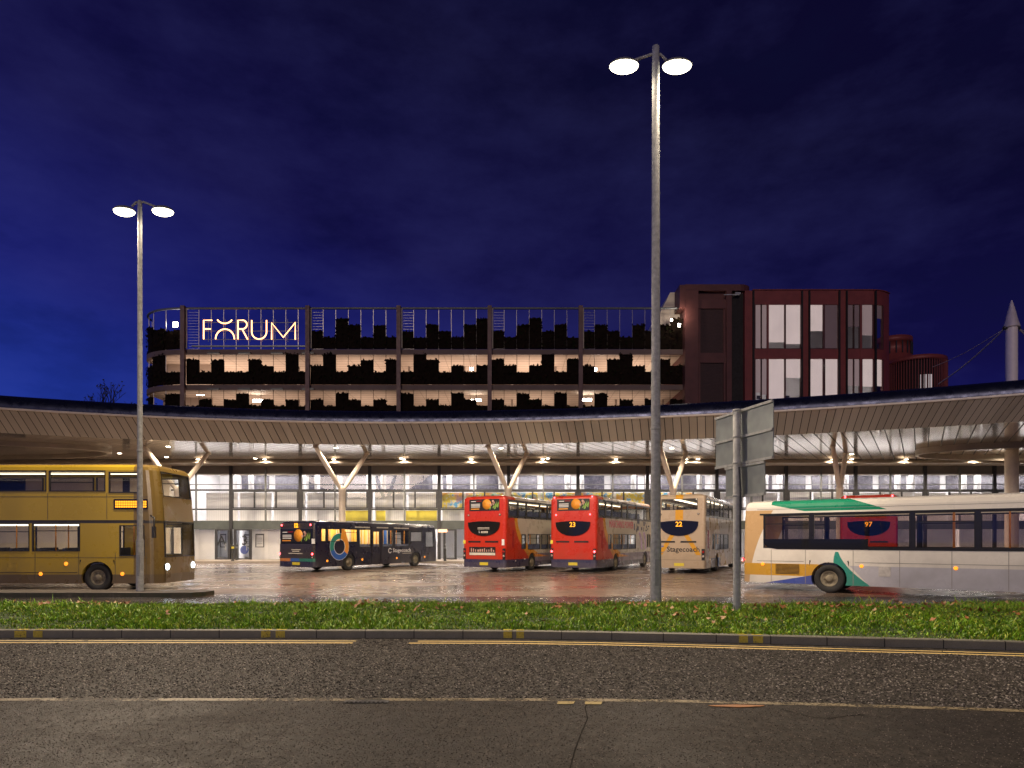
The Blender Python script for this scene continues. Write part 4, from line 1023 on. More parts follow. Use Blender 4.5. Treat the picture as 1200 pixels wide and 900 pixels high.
# ================================================================== BUSES
def livery(name, kind):
    m = Mat(name, .28, 0, (.5,.5,.5)); X, Y, Z = m.xyz()
    n = m.noise(1.3, 5, .6)
    def L(c, mask, col): return m.mix(mask, c, col)
    beige = (.52,.46,.37)
    if kind == 'red':
        c = m.mix(0.0, beige, beige)
        t = ((Z*-1.0+3.05)/2.2).sat(); yr = t*t*1.75+1.05
        w_ = t*t*t*1.6+.38
        sw = (Y < yr+w_); c = L(c, sw, (.62,.27,.015))
        low = (Z < 1.02)*(Y > 3.2); c = L(c, low, (.20,.16,.22)); c = L(c, (Z < (Y*-.10+1.38))*(Y > 2.8)*(Y < 6.2)*(Z > .80), (.60,.22,.03))
        c = L(c, Y < yr, (.50,.030,.010))
        c = L(c, (Y < 3.0)*(Z < .72), (.028,.028,.085)); c = L(c, (Z < .55), (.05,.045,.09))
        c = L(c, (Z > 4.0)*(Y > 1.2)*(Y < 8.0), beige); c = L(c, (Z > 3.96)*(Y > 8.3), (.60,.22,.03))
        c = L(c, (Z > 3.05)*(Z < 4.08)*(Y > .3)*(X.abs() > 1.3), (.05,.045,.045))
    elif kind == 'tan':
        tan = (.44,.34,.235)
        c = m.mix(0.0, tan, tan)
        c = L(c, (X.abs() < .21)*(Z > 2.9)*(Y < .3), (.62,.30,.01))
        d = ((Z*-1.0+2.2)*.62+.30); c = L(c, ((X.abs()-d).abs() < .13)*(Z < 2.15)*(Z > 1.0)*(Y < .12), (.60,.30,.015))
        c = L(c, (Y > 1.0)*(Y < (Z*-1.2+7.0)), (.56,.36,.14)); c = L(c, (Z > 3.05)*(Z < 4.05)*(Y > .3)*(X.abs() > 1.3), (.06,.055,.05))
        c = L(c, (Y > 1.5)*(Y < 4.5)*(Z < .8), (.03,.08,.22))
    elif kind == 'navy':
        c = m.mix(0.0, (.006,.008,.030), (.006,.008,.030))
        c = L(c, (Y < .10), (.040,.033,.030)); c = L(c, (Z < .60)*(Y < .35), (.014,.017,.05))
        c = L(c, (Y < .10)*(Z > .60)*(Z < .77), m.mix(X > .25, m.mix(X > -.45, (.55,.20,.04), (.03,.12,.42)), (.02,.18,.13)))
    elif kind == 'gold':
        c = m.mix(0.0, (.46,.31,.022), (.46,.31,.022)); c = L(c, (Y > 10.0), (.20,.13,.03)); c = L(c, (Z < .6), (.13,.085,.03)); c = L(c, (Z > 2.42)*(Z < 2.52), (.05,.04,.02))
    else: # white
        wt = (.74,.71,.64)
        c = m.mix(0.0, wt, wt)
        r1 = (Y-2.6-(Z*-1.0+3.15)*-1.7).abs()
        c = L(c, (Z > 2.84)*(Y > 1.0)*(Y < Z*-2.8+12.6)*(Y > Z*-4.5+14.9), (.012,.24,.13))
        c = L(c, (Y < (Z*Z*.10+.22))*(Z < 2.9), (.55,.36,.17))
        c = L(c, (Z < .98)*(Z > .55)*(Y < 2.6), (.60,.33,.03)); c = L(c, (Z < (Y*.20+.12))*(Y < 3.0)*(Z < .74), (.05,.09,.40))
        e1 = (Y-3.15-(Z-1.4)*(Z-1.4)*.5).abs(); c = L(c, (e1 < ((Z*-.32)+.50))*(Z < 1.42), (.03,.28,.22)); c = L(c, (Y > (Z*-.9+4.4))*(Z < .95), (.50,.50,.55)); c = L(c, (Z > 1.53)*(Z < 2.74)*(Y > .72)*(X.abs() > 1.22), (.015,.014,.015))
    dirt = m.ramp(n*.5+Z*-.16+.35, [(.35, 0.0), (.62, .35)])
    c = m.mix(dirt, c, (.10,.085,.065)); m.set('Base Color', c)
    m.set('Roughness', m.ramp(n, [(.3, .22), (.7, .38)])); m.set('Coat Weight', .35); m.set('Coat Roughness', .1)
    return m.m

def rowsub(a, b, n): return [a+(b-a)*i/n for i in range(n+1)]
def make_bus(name, label, P, head, L, H, W_, kind, right, left, rear, front, wheels, double, glass='busglass', lit=.6, group=None, seats=True, warm=True):
    h = R(head); right_v = Vector((cos(h), -sin(h), 0)); fwd = Vector((sin(h), cos(h), 0))
    org = Vector((P[0], P[1], 0))-right_v*(W_/2)
    o = empty(name, org, -h, label, 'bus', group or 'buses at the station')
    w2 = W_/2; rr = .16; rf = .42; zb = .28
    # breakpoints
    arches = [(y-.62, y+.62) for y in wheels]; za = 1.12
    yb = {rr, L-rf}; zbk = {zb, za, 2.0}
    for hs in (right, left):
        for a, b, c, d in hs: yb |= {a, b}; zbk |= {c, d}
    for a, b in arches: yb |= {a, b}
    xbk = {-(w2-rr), w2-rr}; xf = {-(w2-rf), w2-rf}
    for a, b, c, d in rear: xbk |= {a, b}; zbk |= {c, d}
    for a, b, c, d in front: xf |= {a, b}; zbk |= {c, d}
    yb = sorted(v for v in yb if rr <= v <= L-rf); 
    y_ = []; 
    for a, b in zip(yb, yb[1:]): y_ += rowsub(a, b, max(1, int((b-a)/1.2)))[:-1]
    y_.append(yb[-1]); yb = y_; xbk = sorted(xbk); xf = sorted(xf)
    per = []  # (side, coordinate, x, y)
    for y in yb: per.append(('R', y, w2, y))
    for i in range(1, 5): t = i/5*pi/2; per.append(('c', 0, w2-rf+cos(t)*rf, L-rf+sin(t)*rf))
    for x in reversed(xf): per.append(('F', x, x, L))
    for i in range(1, 5): t = pi/2+i/5*pi/2; per.append(('c', 0, -(w2-rf)+cos(t)*rf, L-rf+sin(t)*rf))
    for y in reversed(yb): per.append(('L', y, -w2, y))
    for i in range(1, 4): t = pi+i/4*pi/2; per.append(('c', 0, -(w2-rr)+cos(t)*rr, rr+sin(t)*rr))
    for x in xbk: per.append(('B', x, x, 0))
    for i in range(1, 4): t = -pi/2+i/4*pi/2; per.append(('c', 0, w2-rr+cos(t)*rr, rr+sin(t)*rr))
    zl = sorted(v for v in zbk if v < H-.24)+[H-.24]
    ins = {z: 0 for z in zl}; prof = [(H-.13, .03), (H-.05, .11), (H-.01, .26), (H+.02, .6)]
    zs = zl+[p[0] for p in prof]; insv = [0]*len(zl)+[p[1] for p in prof]
    N = len(per); vs = []
    def rake(x, y, z):
        k = max(0, (z-1.2))/(H-1.2); 
        if y > L-1.6: y = L-1.6+(y-(L-1.6))*(1-.16*k*k)
        if y < .3: y = y+(.3-y)*.22*max(0, (z-1.0)/(H-1.0))**2
        return (x, y, z)
    for z, iv in zip(zs, insv):
        for sd, cc, x, y in per:
            cx_, cy_ = 0, L/2
            x2 = x-(iv if x > 0 else -iv)*min(1, abs(x)/(w2-rf)) if iv else x
            y2 = y
            if iv: y2 = y+iv*max(-1, min(1, (L/2-y)/(L/2-rf)))if (y < rr+.01 or y > L-rf-.01) else y
            vs.append(rake(x2, y2, z))
    def inside(c, a, b): return a-1e-6 <= c <= b+1e-6
    fs = []
    for r in range(len(zs)-1):
        for i in range(N):
            j = (i+1) % N; A, B = per[i], per[j]; zc = (zs[r]+zs[r+1])/2; hole = False
            if A[0] == B[0] and A[0] in 'RLBF':
                mc = (A[1]+B[1])/2; HS = {'R': right, 'L': left, 'B': rear, 'F': front}[A[0]]
                hole = any(a < mc < b and c < zc < d for a, b, c, d in HS)
                if A[0] in 'RL' and zc < za and any(a < mc < b for a, b in arches): hole = True
            if not hole: fs.append((r*N+i, r*N+j, (r+1)*N+j, (r+1)*N+i))
    top = (len(zs)-1)*N; fs.append(tuple(top+i for i in range(N)))
    m = MB(); m.add(vs, fs)
    # wheel arches
    for sx in (1, -1):
        for (a, b), yc in zip(arches, wheels):
            ra = .56; zc = .50; a0 = math.asin((zb-zc)/ra); n = 16; I = []; O = []
            for k in range(n+1):
                t = a0+(pi-2*a0)*k/n; dy, dz = cos(t), sin(t); I.append((sx*w2, yc+dy*ra, zc+dz*ra))
                sc = min((.62/abs(dy)) if abs(dy) > 1e-6 else 9, ((za-zc)/dz) if dz > 1e-6 else 9)
                O.append((sx*w2, yc+dy*sc, max(zb, zc+dz*sc)))
            m.add(I+O, [(k, k+1, n+2+k, n+1+k) for k in range(n)])
            m.add(I+[(v[0]-sx*.4, v[1], v[2]) for v in I], [(k, k+1, n+2+k, n+1+k) for k in range(n)])
    body = m.build('body', livery(name+'_paint', kind), o)
    # glazing with rubber frame
    G = M[glass]
    def win(sd, a, b, c, d, bar=None):
        t = .035; f = MB(); g = MB()
        e = .012 if sd in 'RB' else .012
        def pt(u, z, off):
            if sd == 'R': return rake(w2+off, u, z)
            if sd == 'L': return rake(-w2-off, u, z)
            if sd == 'B': p = rake(u, 0, z); return (p[0], p[1]-off, p[2])
            p = rake(u, L, z); return (p[0], p[1]+off, p[2])
        def fbar(u0, u1, z0, z1):
            q = [pt(u0,z0,e), pt(u1,z0,e), pt(u1,z1,e), pt(u0,z1,e)]; q2 = [pt(u0,z0,-.04), pt(u1,z0,-.04), pt(u1,z1,-.04), pt(u0,z1,-.04)]
            f.add(q+q2, [(0,1,2,3),(7,6,5,4),(0,4,5,1),(1,5,6,2),(2,6,7,3),(3,7,4,0)])
        fbar(a, b, c, c+t); fbar(a, b, d-t, d); fbar(a, a+t, c+t, d-t); fbar(b-t, b, c+t, d-t)
        if bar: zz = d-(d-c)*bar; fbar(a+t, b-t, zz-.015, zz+.015)
        fo = f.build('window', M['black'], o)
        g.quad(pt(a+t,c+t,-.02), pt(b-t,c+t,-.02), pt(b-t,d-t,-.02), pt(a+t,d-t,-.02)).build('pane', G, fo)
    for hs, sd in ((right,'R'),(left,'L'),(rear,'B'),(front,'F')):
        for i, (a, b, c, d) in enumerate(hs): win(sd, a, b, c, d, .27 if (sd in 'RL' and b-a > 1.0 and (i % 2 == 0)) else None)
    # underbody
    MB().box(-w2+.42, w2-.42, .5, L-.7, .30, .50).box(-w2+.42, w2-.42, .15, 1.2, .5, 1.15).build('chassis', M['black'], o)
    fl = MB().box(-w2+.42, w2-.42, .10, L-.2, .50, .55).build('floor', M['dark'], o)
    if double: MB().box(-w2+.03, w2-.03, .12, L-.6, 2.46, 2.54).build('upper_floor', M['inner'], o)
    # wheels
    wh = None
    for yc in wheels:
        for sx in (1, -1):
            if wh is None:
                ty = MB().lathe([(.28,-.13),(.44,-.14),(.485,-.11),(.49,0),(.485,.11),(.44,.14),(.28,.13),(.28,-.13)], axis='x', n=28).build('wheel', M['rubber'], o)
                rm = MB().lathe([(.285,.10),(.27,.12),(.22,.06),(.13,.04),(.12,.10),(.08,.12),(.001,.12)], axis='x', n=24)
                for k in range(8): t = k*pi/4; rm.box(.055,.085, cos(t)*.17-.02, cos(t)*.17+.02, sin(t)*.17-.02, sin(t)*.17+.02)
                rm = rm.build('rim', M['rim'], ty); wh = ty
            else:
                ty = wh.copy(); COL.objects.link(ty); c = wh.children[0].copy(); COL.objects.link(c); c.parent = ty
            ty.parent = o; ty.location = (sx*(w2-.17), yc, .49); ty.rotation_euler = (0,0,0 if sx > 0 else pi)
    # seats
    if seats:
        s0 = None
        decks = ([.55]+([2.54] if double else []))
        for zd in decks:
            y = 1.0
            while y < L-2.2:
                for sx in (-1, 1):
                    if s0 is None:
                        s0 = MB().box(-.44,.44,-.2,.25,.36,.46).box(-.44,.44,-.26,-.18,.40,.98).box(-.3,.3,-.1,.1,0,.36).build('seat', M['seat'], o); s = s0
                    else: s = s0.copy(); COL.objects.link(s); s.parent = o
                    s.location = (sx*(w2-.56), y, zd)
                y += .95
        pr = 0; y = 2.2 if kind != 'white' else 6.4
        while y < L-1.5:
            for sx in (-1, 1):
                MB().tube([(sx*.34,y,.55),(sx*.34,y,2.4 if double else H-.2)], .022, 6, False).build('grab_pole', M['pole_y'], o)
            y += 1.45
    if lit:
        for zz in ([2.40] if double else [H-.17])+([H-.17] if double else []):
            for sx in (-1, 1): 
                q = MB().box(sx*.62-.05, sx*.62+.05, .8, L-1.2, zz-.03, zz).build('ceiling_light', emat(name+'_strip', (1,.84,.60), lit), o)
    MB().box(-w2+.2, w2-.2, .3, L-.6, H-.13, H-.11).build('ceiling', M['inner'], o)
    return o
def rlamp(o, x, z, r, mat, W_, lab=None, y=-.03, nm='tail_light'):
    p = MB().lathe([(r*1.25,.045),(r*1.25,0),(r,-.012)], c=(x,y,z), axis='y', n=14).build(nm, M['black'], o)
    MB().lathe([(r,0),(r*.8,-.02),(.001,-.03)], c=(x,y-.012,z), axis='y', n=14).build('lens', mat, p)
def slamp(o, w2, y, z, mat=None, r=.035): 
    p = MB().lathe([(r*1.5,-.01),(r*1.5,.012),(r,.02),(.001,.025)], c=(w2,y,z), axis='x', n=10).build('side_marker', mat or M['amberlamp'], o)
def crescent(o, W_, num=None, y=-.05):
    pts = []
    for i in range(13): t = i/12; pts.append((-1.03+2.06*t, 2.80+.07*sin(pi*t)))
    for i in range(1, 16): t = i/16; pts.append((1.03*cos(pi*t), 2.78-.74*sin(pi*t)**.8))
    c = MB().prism(pts, y, y+.05).build('engine_cover', M['gloss'], o)
    if num: text(num, .37, M['amber'], c, face_rear(.0, y-.008, 2.66), 'route_number', .004, bold=.004)
    return c
M['gloss'] = Mat('gloss_black', .08, 0, (.012,.012,.014)).m
M['orange_d'] = worn('orange_vinyl', (.75,.30,.03), .5, 0, .1, 9); M['green_d'] = worn('green_vinyl', (.25,.42,.08), .5, 0, .3, 12); M['pink_d'] = worn('skin_vinyl', (.55,.32,.26), .5, 0, .3, 12); M['tealv'] = worn('teal_vinyl', (.02,.22,.17), .4, 0, .1, 9); M['bluev'] = worn('blue_vinyl', (.02,.10,.42), .4, 0, .1, 9)
def advert(o, x0, x1, z0, z1, y):
    a = MB().box(x0, x1, y, y+.03, z0, z1).build('advert_panel', M['black'], o); w_ = x1-x0; hh = z1-z0; yy = y-.003
    def R_(u0, u1, v0, v1, mt, nm='advert_print'): MB().box(x0+u0*w_, x0+u1*w_, yy, y-.0005, z0+v0*hh, z0+v1*hh).build(nm, M[mt], a)
    for v in (.80,.56,.44,.32): R_(.06, .22 if v == .8 else .36, v, v+.055, 'wht')
    R_(.05,.34,.12,.21,'orange_d'); R_(.24,.42,.82,.88,'redoff')
    MB().lathe([(.15*w_,0),(.15*w_,-.004),(.001,-.004)], c=(x0+.60*w_-.02,yy,z0+.56*hh), axis='y', n=20).build('advert_disc', M['orange_d'], a)
    rr = random.Random(2); m = MB(); m2 = MB()
    for i in range(9):
        u = x0+w_*rr.uniform(.66,.95); v = z0+hh*rr.uniform(.08,.45); m.add([(u,yy-.006,v),(u+.06,yy-.006,v-.02),(u+.12,yy-.006,v+hh*.4)], [(0,1,2)])
    for i in range(5):
        u = x0+w_*rr.uniform(.72,.92); v = z0+hh*rr.uniform(.5,.85); rad = hh*.11; m2.add([(u+cos(t)*rad,yy-.005,v+sin(t)*rad) for t in [k*pi/4 for k in range(8)]], [tuple(range(8))])
    m.build('advert_leaves', M['green_d'], a); m2.build('advert_figures', M['pink_d'], a)
UW = [(.35,1.42),(1.52,2.50),(2.60,4.32),(4.42,5.42),(5.55,7.30),(7.42,9.02),(9.14,10.6)]
UPR = [(a, b, 3.14, 4.0) for a, b in UW]
LWR = [(1.9,2.45,1.28,2.15),(2.72,4.45,1.24,2.17),(4.53,5.55,1.24,2.17),(5.63,7.2,1.24,2.17),(9.75,10.55,1.3,2.2)]
LWL = [(1.9,3.6,1.24,2.17),(3.7,5.4,1.24,2.17),(5.5,7.2,1.24,2.17),(7.3,8.6,1.24,2.17),(9.6,10.5,.6,2.2)]
WB = 2.78
def decker(label, P, num, kind, L=11.15, litrear=False, lit=.5, ad=True, head=28, group='double decker buses parked nose in'):
    o = make_bus('double_decker_bus', label, P, head, L, 4.3, WB, kind, UPR+LWR, UPR+LWL, [(-.98,.98,3.45,4.05)] if not ad else [], [(-1.0,1.0,3.1,4.0),(-1.05,1.05,1.2,2.4)], [3.35,9.35], True, lit=lit, group=group)
    yr = .02
    crescent(o, WB, num, -.045)
    for a, b in ((-1.02,-.22),(.08,.92)): MB().box(a, b, -.02, .02, 1.67, 1.76).build('vent', M['black'], o)
    if ad: advert(o, -.97, .97, 3.45, 4.10, .02)
    lm = M['redlit'] if litrear else M['redoff']
    for sx in (-1, 1):
        MB().box(sx*1.28-.085, sx*1.28+.085, -.012, .02, .72, 1.34).build('lamp_cluster', M['black'], o)
        rlamp(o, sx*1.28, 1.17, .062, lm, WB, y=-.02); rlamp(o, sx*1.28, .93, .062, M['clearlens'], WB, y=-.02)
        rlamp(o, sx*1.13, 4.20, .05, lm, WB, y=.04, nm='high_tail_light') if litrear else None
        rlamp(o, sx*1.02, 3.22, .05, M['redlit'] if litrear else M['clearlens'], WB, y=.0, nm='marker_light')
    MB().box(-.27,.27,-.02,.02,.40,.56).build('number_plate', M['plate'], o)
    MB().box(-1.37,-1.22,-.012,.02,1.60,1.80).build('sticker', M['yellow'], o)
    MB().box(-1.2,1.2,-.006,.015,.725,.735).build('bumper_seam', M['black'], o)
    MB().box(WB/2-.005, WB/2+.012, .75, 1.0, 1.35, 2.35).build('side_grille', M['redoff'], o)
    return o
b1 = decker('red double decker bus with no route number beside the navy bus', (-.35,35.3), None, 'red', litrear=False, lit=4)
MB().box(-.95,.75,-.02,.02,.95,1.42).build('advert_panel', M['black'], b1)
MB().box(-.94,.74,-.024,-.0205,.96,1.10).build('advert_strip', M['inner'], b1)
text('LAZURUS', .26, M['wht'], b1, face_rear(-.1,-.03,1.24), width=1.5) if False else None
m = MB(); rq = random.Random(8)
for i in range(11):
    u = -.85+i*.145; m.box(u, u+rq.uniform(.05,.11), -.024, -.0205, 1.15, 1.15+rq.uniform(.10,.22))
m.build('advert_print', M['pink_d'], b1)
text('L', .2, M['wht'], b1, face_rear(-.26,-.055,2.27), 'lettering', .003)
m = MB()
for i in range(5): m.box(-.15+i*.09, -.09+i*.09, -.056, -.051, 2.2, 2.31)
for zz in (2.42, 2.49): m.box(-.38,.38,-.056,-.051,zz,zz+.025)
m.build('cover_print', M['inner'], b1)
MB().box(1.15,1.31,-.012,.02,1.52,1.85).build('notice', M['wht'], b1)
b2 = decker('red double decker bus showing route number 23 with lit tail lights', (4.62,35.0), '23', 'red', litrear=True, lit=5)
pk = worn('pink_letters', (.55,.10,.16), .5, 0, .1, 9)
text('MARCHING POWER', .62, pk, b2, face_right(WB/2+.006, 4.35, 2.72), width=4.6)
text('SUMMER IS A', .22, M['black'], b2, face_right(WB/2+.006, 3.9, 3.02), width=1.9) if False else None
m = MB(); rq = random.Random(5)
for i in range(14): u = 6.8+rq.uniform(0,3.4); zz = 2.3+rq.uniform(0,.6); m.box(WB/2+.002, WB/2+.006, u, u+rq.uniform(.1,.3), zz, zz+rq.uniform(.08,.3))
m.build('side_print', M['seat'], b2)
m = MB()
for i in range(2): m.tube([(WB/2+.003,7.9+i*1.0,2.3),(WB/2+.003,8.3+i*.9,1.9),(WB/2+.003,8.4+i*.9,1.2)], .09, 6)
m.build('side_artwork', worn('lilac_print', (.48,.38,.55), .5, 0, .2, 6), b2)
b3 = decker('beige double decker bus showing route number 22 with orange stripes on its rear', (10.3,34.1), '22', 'tan', litrear=False, lit=6, ad=False)
text('Stagecoach', .40, M['black'], b3, face_rear(.22,-.012,1.30), width=1.75, bold=.004)
m = MB()
for i in range(22):
    a0 = R(60+i*12); a1 = R(60+(i+1)*12); r0, r1 = .20, .20-.002*i; t = .05*(1-i/26)
    m.add([(-.92+cos(a0)*r0,-.006,1.30+sin(a0)*r0),(-.92+cos(a0)*(r0-t),-.006,1.30+sin(a0)*(r0-t)),(-.92+cos(a1)*(r1-t),-.006,1.30+sin(a1)*(r1-t)),(-.92+cos(a1)*r1,-.006,1.30+sin(a1)*r1)], [(0,1,2,3)])
m.build('swirl_logo', M['bluev'], b3)
b4 = decker('red double decker bus showing route number 97 behind the white bus', (20.75,34.4), '97', 'red', litrear=True, lit=3, ad=False)
# navy single decker
NWz = (1.36, 2.46)
NR = [(.50,.92,1.72,2.46),(1.02,2.06,1.72,2.46),(2.26,3.52,1.68,2.46),(3.68,4.74,*NWz),(4.94,5.58,1.36,2.36),(5.85,6.93,*NWz),(7.1,8.68,*NWz),(8.8,10.1,1.70,2.46),(10.5,11.5,1.30,2.40)]
NL = [(1.2,2.9,1.4,2.46),(3.1,4.8,1.4,2.46),(5.0,6.8,1.4,2.46),(7.0,8.6,1.4,2.46),(10.2,11.4,.6,2.4)]
nb = make_bus('single_decker_bus', 'navy single decker bus with ring logo and lit orange interior', (-11.0,35.6), 28, 12.1, 2.9, WB, 'navy', NR, NL, [], [(-1.1,1.1,1.1,2.4)], [2.83,9.4], False, lit=26, group='single decker buses')
MB().box(-1.25,1.25,.0,.04,1.60,2.42).build('rear_window', M['gloss'], nb)
advert(nb, -1.2, 1.15, 1.66, 2.38, -.015)
text('12', .32, M['amber'], nb, face_rear(0,-.02,2.62), 'route_number', .005, bold=.02)
for sx in (-1, 1):
    rlamp(nb, sx*1.12, 2.66, .055, M['redlit'], WB, y=.0, nm='high_tail_light'); rlamp(nb, sx*1.27, 1.03, .065, M['redlit'], WB, y=-.02); rlamp(nb, sx*1.27, .84, .05, M['clearlens'], WB, y=-.02)
    MB().box(sx*1.34-.09, sx*1.34+.09, -.06, .02, 1.6, 1.88).build('mirror', M['wht'], nb)
MB().box(-.28,.28,-.03,.02,.40,.55).build('number_plate', M['plate'], nb)
m = MB()
for zz, w_ in ((1.24,.36),(1.15,.28),(1.03,.58)):
    for i in range(int(w_*2/.09)): m.box(-w_+i*.09, -w_+i*.09+.07, -.012, .0, zz, zz+.045)
m.build('rear_print', M['inner'], nb)
# ring logo
xr_ = WB/2+.008; yc, zc = 1.98, 1.42
def ringseg(a0, a1, r0, r1, mt, xo=0, nm='ring_segment', cy=yc, cz_=zc, parent=None):
    m = MB(); n = 20
    for i in range(n):
        t0 = R(a0+(a1-a0)*i/n); t1 = R(a0+(a1-a0)*(i+1)/n)
        def p(t, r): return (xr_+xo, cy+cos(t)*r, cz_+sin(t)*r)
        m.add([p(t0,r0),p(t0,r1),p(t1,r1),p(t1,r0)], [(0,1,2,3)])
    return m.build(nm, M[mt], parent)
rg = ringseg(0, 360, .43, .80, 'wht', 0, 'ring_logo', parent=nb)
ringseg(62,222,.46,.77,'tealv',.003, parent=rg); ringseg(200,345,.46,.77,'bluev',.006, parent=rg); ringseg(-35,80,.46,.77,'orange_d',.009, parent=rg)
MB().add([(xr_+.012,yc+.16,zc+.45),(xr_+.012,yc+.70,zc+.35),(xr_+.012,yc+.40,zc+1.04),(xr_+.012,yc+.16,zc+1.04)], [(0,1,2,3)]).build('ring_tail', M['orange_d'], rg)
text('Stagecoach', .36, M['wht'], nb, face_right(WB/2+.008, 7.85, 1.12), width=1.9)
m = MB()
for y0, y1 in ((3.3,4.6),(5.3,6.4),(7.0,8.6)):
    yy = y0
    while yy < y1: m.box(WB/2+.002, WB/2+.007, yy, yy+.08, 2.55, 2.62); yy += .115
yy = 7.9
while yy < 8.8: m.box(WB/2+.002, WB/2+.007, yy, yy+.07, .90, .94); yy += .1
m.build('side_print', M['inner'], nb)
ringseg(20,340,.12,.17,'wht',.0,'small_swirl',6.6,1.12,nb)
for y in (1.0, 3.95, 7.3, 10.4): slamp(nb, WB/2, y, .62, None, .045)
MB().box(WB/2+.002, WB/2+.014, 4.80, 4.83, .32, 2.44).box(WB/2+.002, WB/2+.014, 5.68, 5.71, .32, 2.44).build('door_seam', M['gloss'], nb)
lin = Mat('painted_interior_stripes', .7, 0, (.6,.4,.1)); X, Y, Z = lin.xyz(); wn = lin.nt.nodes.new('ShaderNodeTexWhiteNoise'); wn.noise_dimensions = '1D'; fl = (Y*6.5)._m('FLOOR'); lin.nt.links.new(fl.o, wn.inputs['W'])
lin.set('Base Color', lin.ramp(Sk(lin.nt, wn.outputs[0]), [(.0, (.80,.26,.03)), (.28, (.82,.62,.10)), (.5, (.80,.66,.48)), (.72, (.84,.40,.06)), (.9, (.45,.40,.36))]))
MB().box(-1.26,-1.22,.5,9.6,1.25,2.62).build('painted_interior_panel', lin.m, nb)  # added panel, stripes painted to stand in for the brightly lit interior
for o_, ys in ((nb, (9.0,)),):
    for i, y in enumerate(ys): MB().box(-1.1+.1*(i%3), -1.04+.1*(i%3), y, y+.28, 1.2, 2.6).build('interior_board', M['bluev'], o_)
for b_ in (b1, b2, b3, b4): slamp(b_, WB/2, 1.2, .62, M['clearlens']); slamp(b_, WB/2, 2.3, .70, M['clearlens']); slamp(b_, WB/2, 6.8, .72, M['clearlens'])
# gold double decker leaving on the left
GU = [(1.0,2.9,3.55,4.30),(3.0,4.9,3.55,4.30),(5.0,6.9,3.55,4.30),(7.0,9.0,3.55,4.30),(9.12,10.4,3.50,4.25)]
GL = [(1.0,2.7,1.42,2.42),(2.8,4.5,1.42,2.42),(4.6,6.3,1.42,2.42),(6.4,8.1,1.42,2.42),(9.5,10.4,1.25,2.35)]
gb = make_bus('double_decker_bus', 'gold double decker bus driving past behind the left street lamp', (-23.45,22.75), 90, 11.0, 4.55, 2.6, 'gold', GU+GL, GU+GL, [], [(-1.0,1.0,3.4,4.3),(-1.05,1.05,1.2,2.5)], [2.6,8.7], True, lit=3, group='double decker buses passing the verge')
ds = MB().box(1.29,1.315,9.3,10.5,2.92,3.28).build('destination_display', M['gloss'], gb)
text('CITY', .3, M['amber'], ds, face_right(1.318, 9.9, 3.1), 'destination_text', .003, width=.9) if False else None
m = MB()
for r_ in range(3):
    for c_ in range(18): m.box(1.3155,1.319,9.36+c_*.062,9.36+c_*.062+.045,2.98+r_*.085,3.045+r_*.085)
m.build('display_pixels', M['amber'], ds)
for y, z in ((2.3,.98),(3.6,.62),(6.7,.62),(4.6,.98),(7.6,.98),(9.6,.62)): slamp(gb, 1.3, y, z, None, .045)
for sx in (-1, 1):
    MB().lathe([(.16,0),(.16,.05),(.11,.07)], c=(sx*.92,10.93,.86), axis='y', n=16).build('headlight_housing', M['black'], gb)
    MB().lathe([(.12,.065),(.09,.10),(.001,.11)], c=(sx*.92,10.93,.86), axis='y', n=16).build('headlight', emat('headlight_lens', (.75,.87,1), 16), gb)
MB().tube([(1.28,10.6,2.7),(1.5,10.85,2.6),(1.52,10.85,2.3)], .03, 6).box(1.43,1.58,10.8,10.88,1.9,2.3).build('mirror', M['black'], gb)
MB().box(1.302,1.306,.3,10.4,2.50,2.53).box(1.302,1.306,.3,1.9,.66,.68).box(1.302,1.306,3.3,8.0,.66,.68).build('body_seam', M['black'], gb)
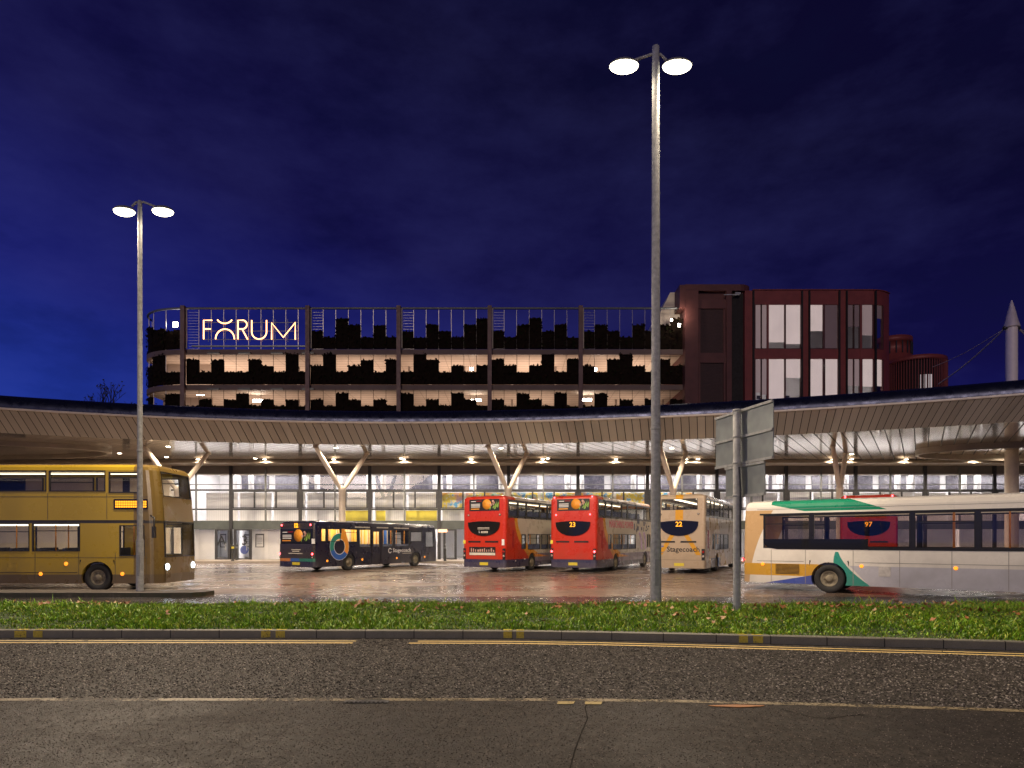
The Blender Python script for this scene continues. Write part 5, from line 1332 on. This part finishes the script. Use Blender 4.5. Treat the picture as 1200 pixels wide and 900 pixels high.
# white single decker on the right
WR = [(.75,2.3,1.55,2.72),(2.4,5.3,1.55,2.72),(5.4,7.0,1.55,2.72),(7.1,8.5,1.55,2.72),(8.6,9.9,1.55,2.72),(10.0,10.5,1.4,2.6)]
wb = make_bus('single_decker_bus', 'white single decker bus with green roof swoosh driving past behind the road sign', (8.6,23.8), 127, 11.0, 3.25, 2.6, 'white', WR, WR, [(-.9,.9,1.7,2.6)], [(-1.05,1.05,1.2,2.6)], [2.9,9.0], False, glass='tint', lit=6, group='single decker buses', seats=True)
MB().prism([(.72,1.86),(.74,1.70),(.9,1.55),(1.2,1.50),(4.1,1.50),(4.1,1.86)], 1.302, 1.316, 'yz').build('blanked_window', M['gloss'], wb)
MB().box(1.302,1.315,.6,10.5,2.73,2.78).box(1.302,1.315,4.1,10.5,1.49,1.545).build('window_trim', M['black'], wb)
for y in (.7, 3.9, 6.5, 9.9): slamp(wb, 1.3, y, .95, None, .04)
for sx in (-1, 1): rlamp(wb, sx*1.15, 1.1, .07, M['redlit'], 2.6, y=-.02)

# panel seams, flaps and louvres on the two nearest buses and the parked ones
m_sm = worn('brown_seam', (.10,.085,.05), .6, 0, .2, 6)  # flat dark brown for panel joints and rub rail
def seams(o, x, ys, z0, z1, nm='panel_seam'):
    m = MB()
    for y in ys: m.box(x+.001, x+.005, y-.008, y+.008, z0, z1)
    m.build(nm, m_sm, o)
seams(gb, 1.30, (1.9,3.4,5.0,6.5,8.05,9.35,10.45), .30, 1.38); seams(gb, 1.30, (2.95,4.95,6.95,9.05), 2.56, 3.5)
MB().box(1.302,1.305,.4,10.5,1.20,1.212).box(1.302,1.305,.4,10.5,3.36,3.372).build('rub_rail', m_sm, gb)
m = MB()
for i in range(9): m.box(1.302,1.308,4.05,4.85,.78+i*.04,.795+i*.04)
m.build('louvre', M['black'], gb)
MB().box(1.302,1.309,5.5,5.85,.72,1.02).build('fuel_flap', worn('gold_flap', (.40,.27,.03), .4, 0, .3, 6), gb)
m_sw = worn('grey_seam', (.26,.25,.23), .6, 0, .2, 6)
m = MB()
for y in (1.0,2.15,3.65,5.0,6.4,7.8,9.7): m.box(1.301,1.305,y-.008,y+.008,.30,1.48)
m.box(1.302,1.306,.5,2.1,1.06,1.075).box(1.302,1.306,3.7,8.2,1.06,1.075).box(1.302,1.306,.5,10.4,2.93,2.942)
m.build('panel_seam', m_sw, wb)
m = MB()
for i in range(8): m.box(1.302,1.309,1.15,1.95,.62+i*.045,.64+i*.045)
m.build('louvre', M['black'], wb)
MB().box(1.302,1.309,4.4,4.75,.62,.95).build('fuel_flap', worn('white_flap', (.52,.50,.47), .4, 0, .3, 6), wb)
for b_ in (b1, b2, b3): seams(b_, WB/2, (2.6,4.3,5.9,7.5,8.6), .30, 1.2)
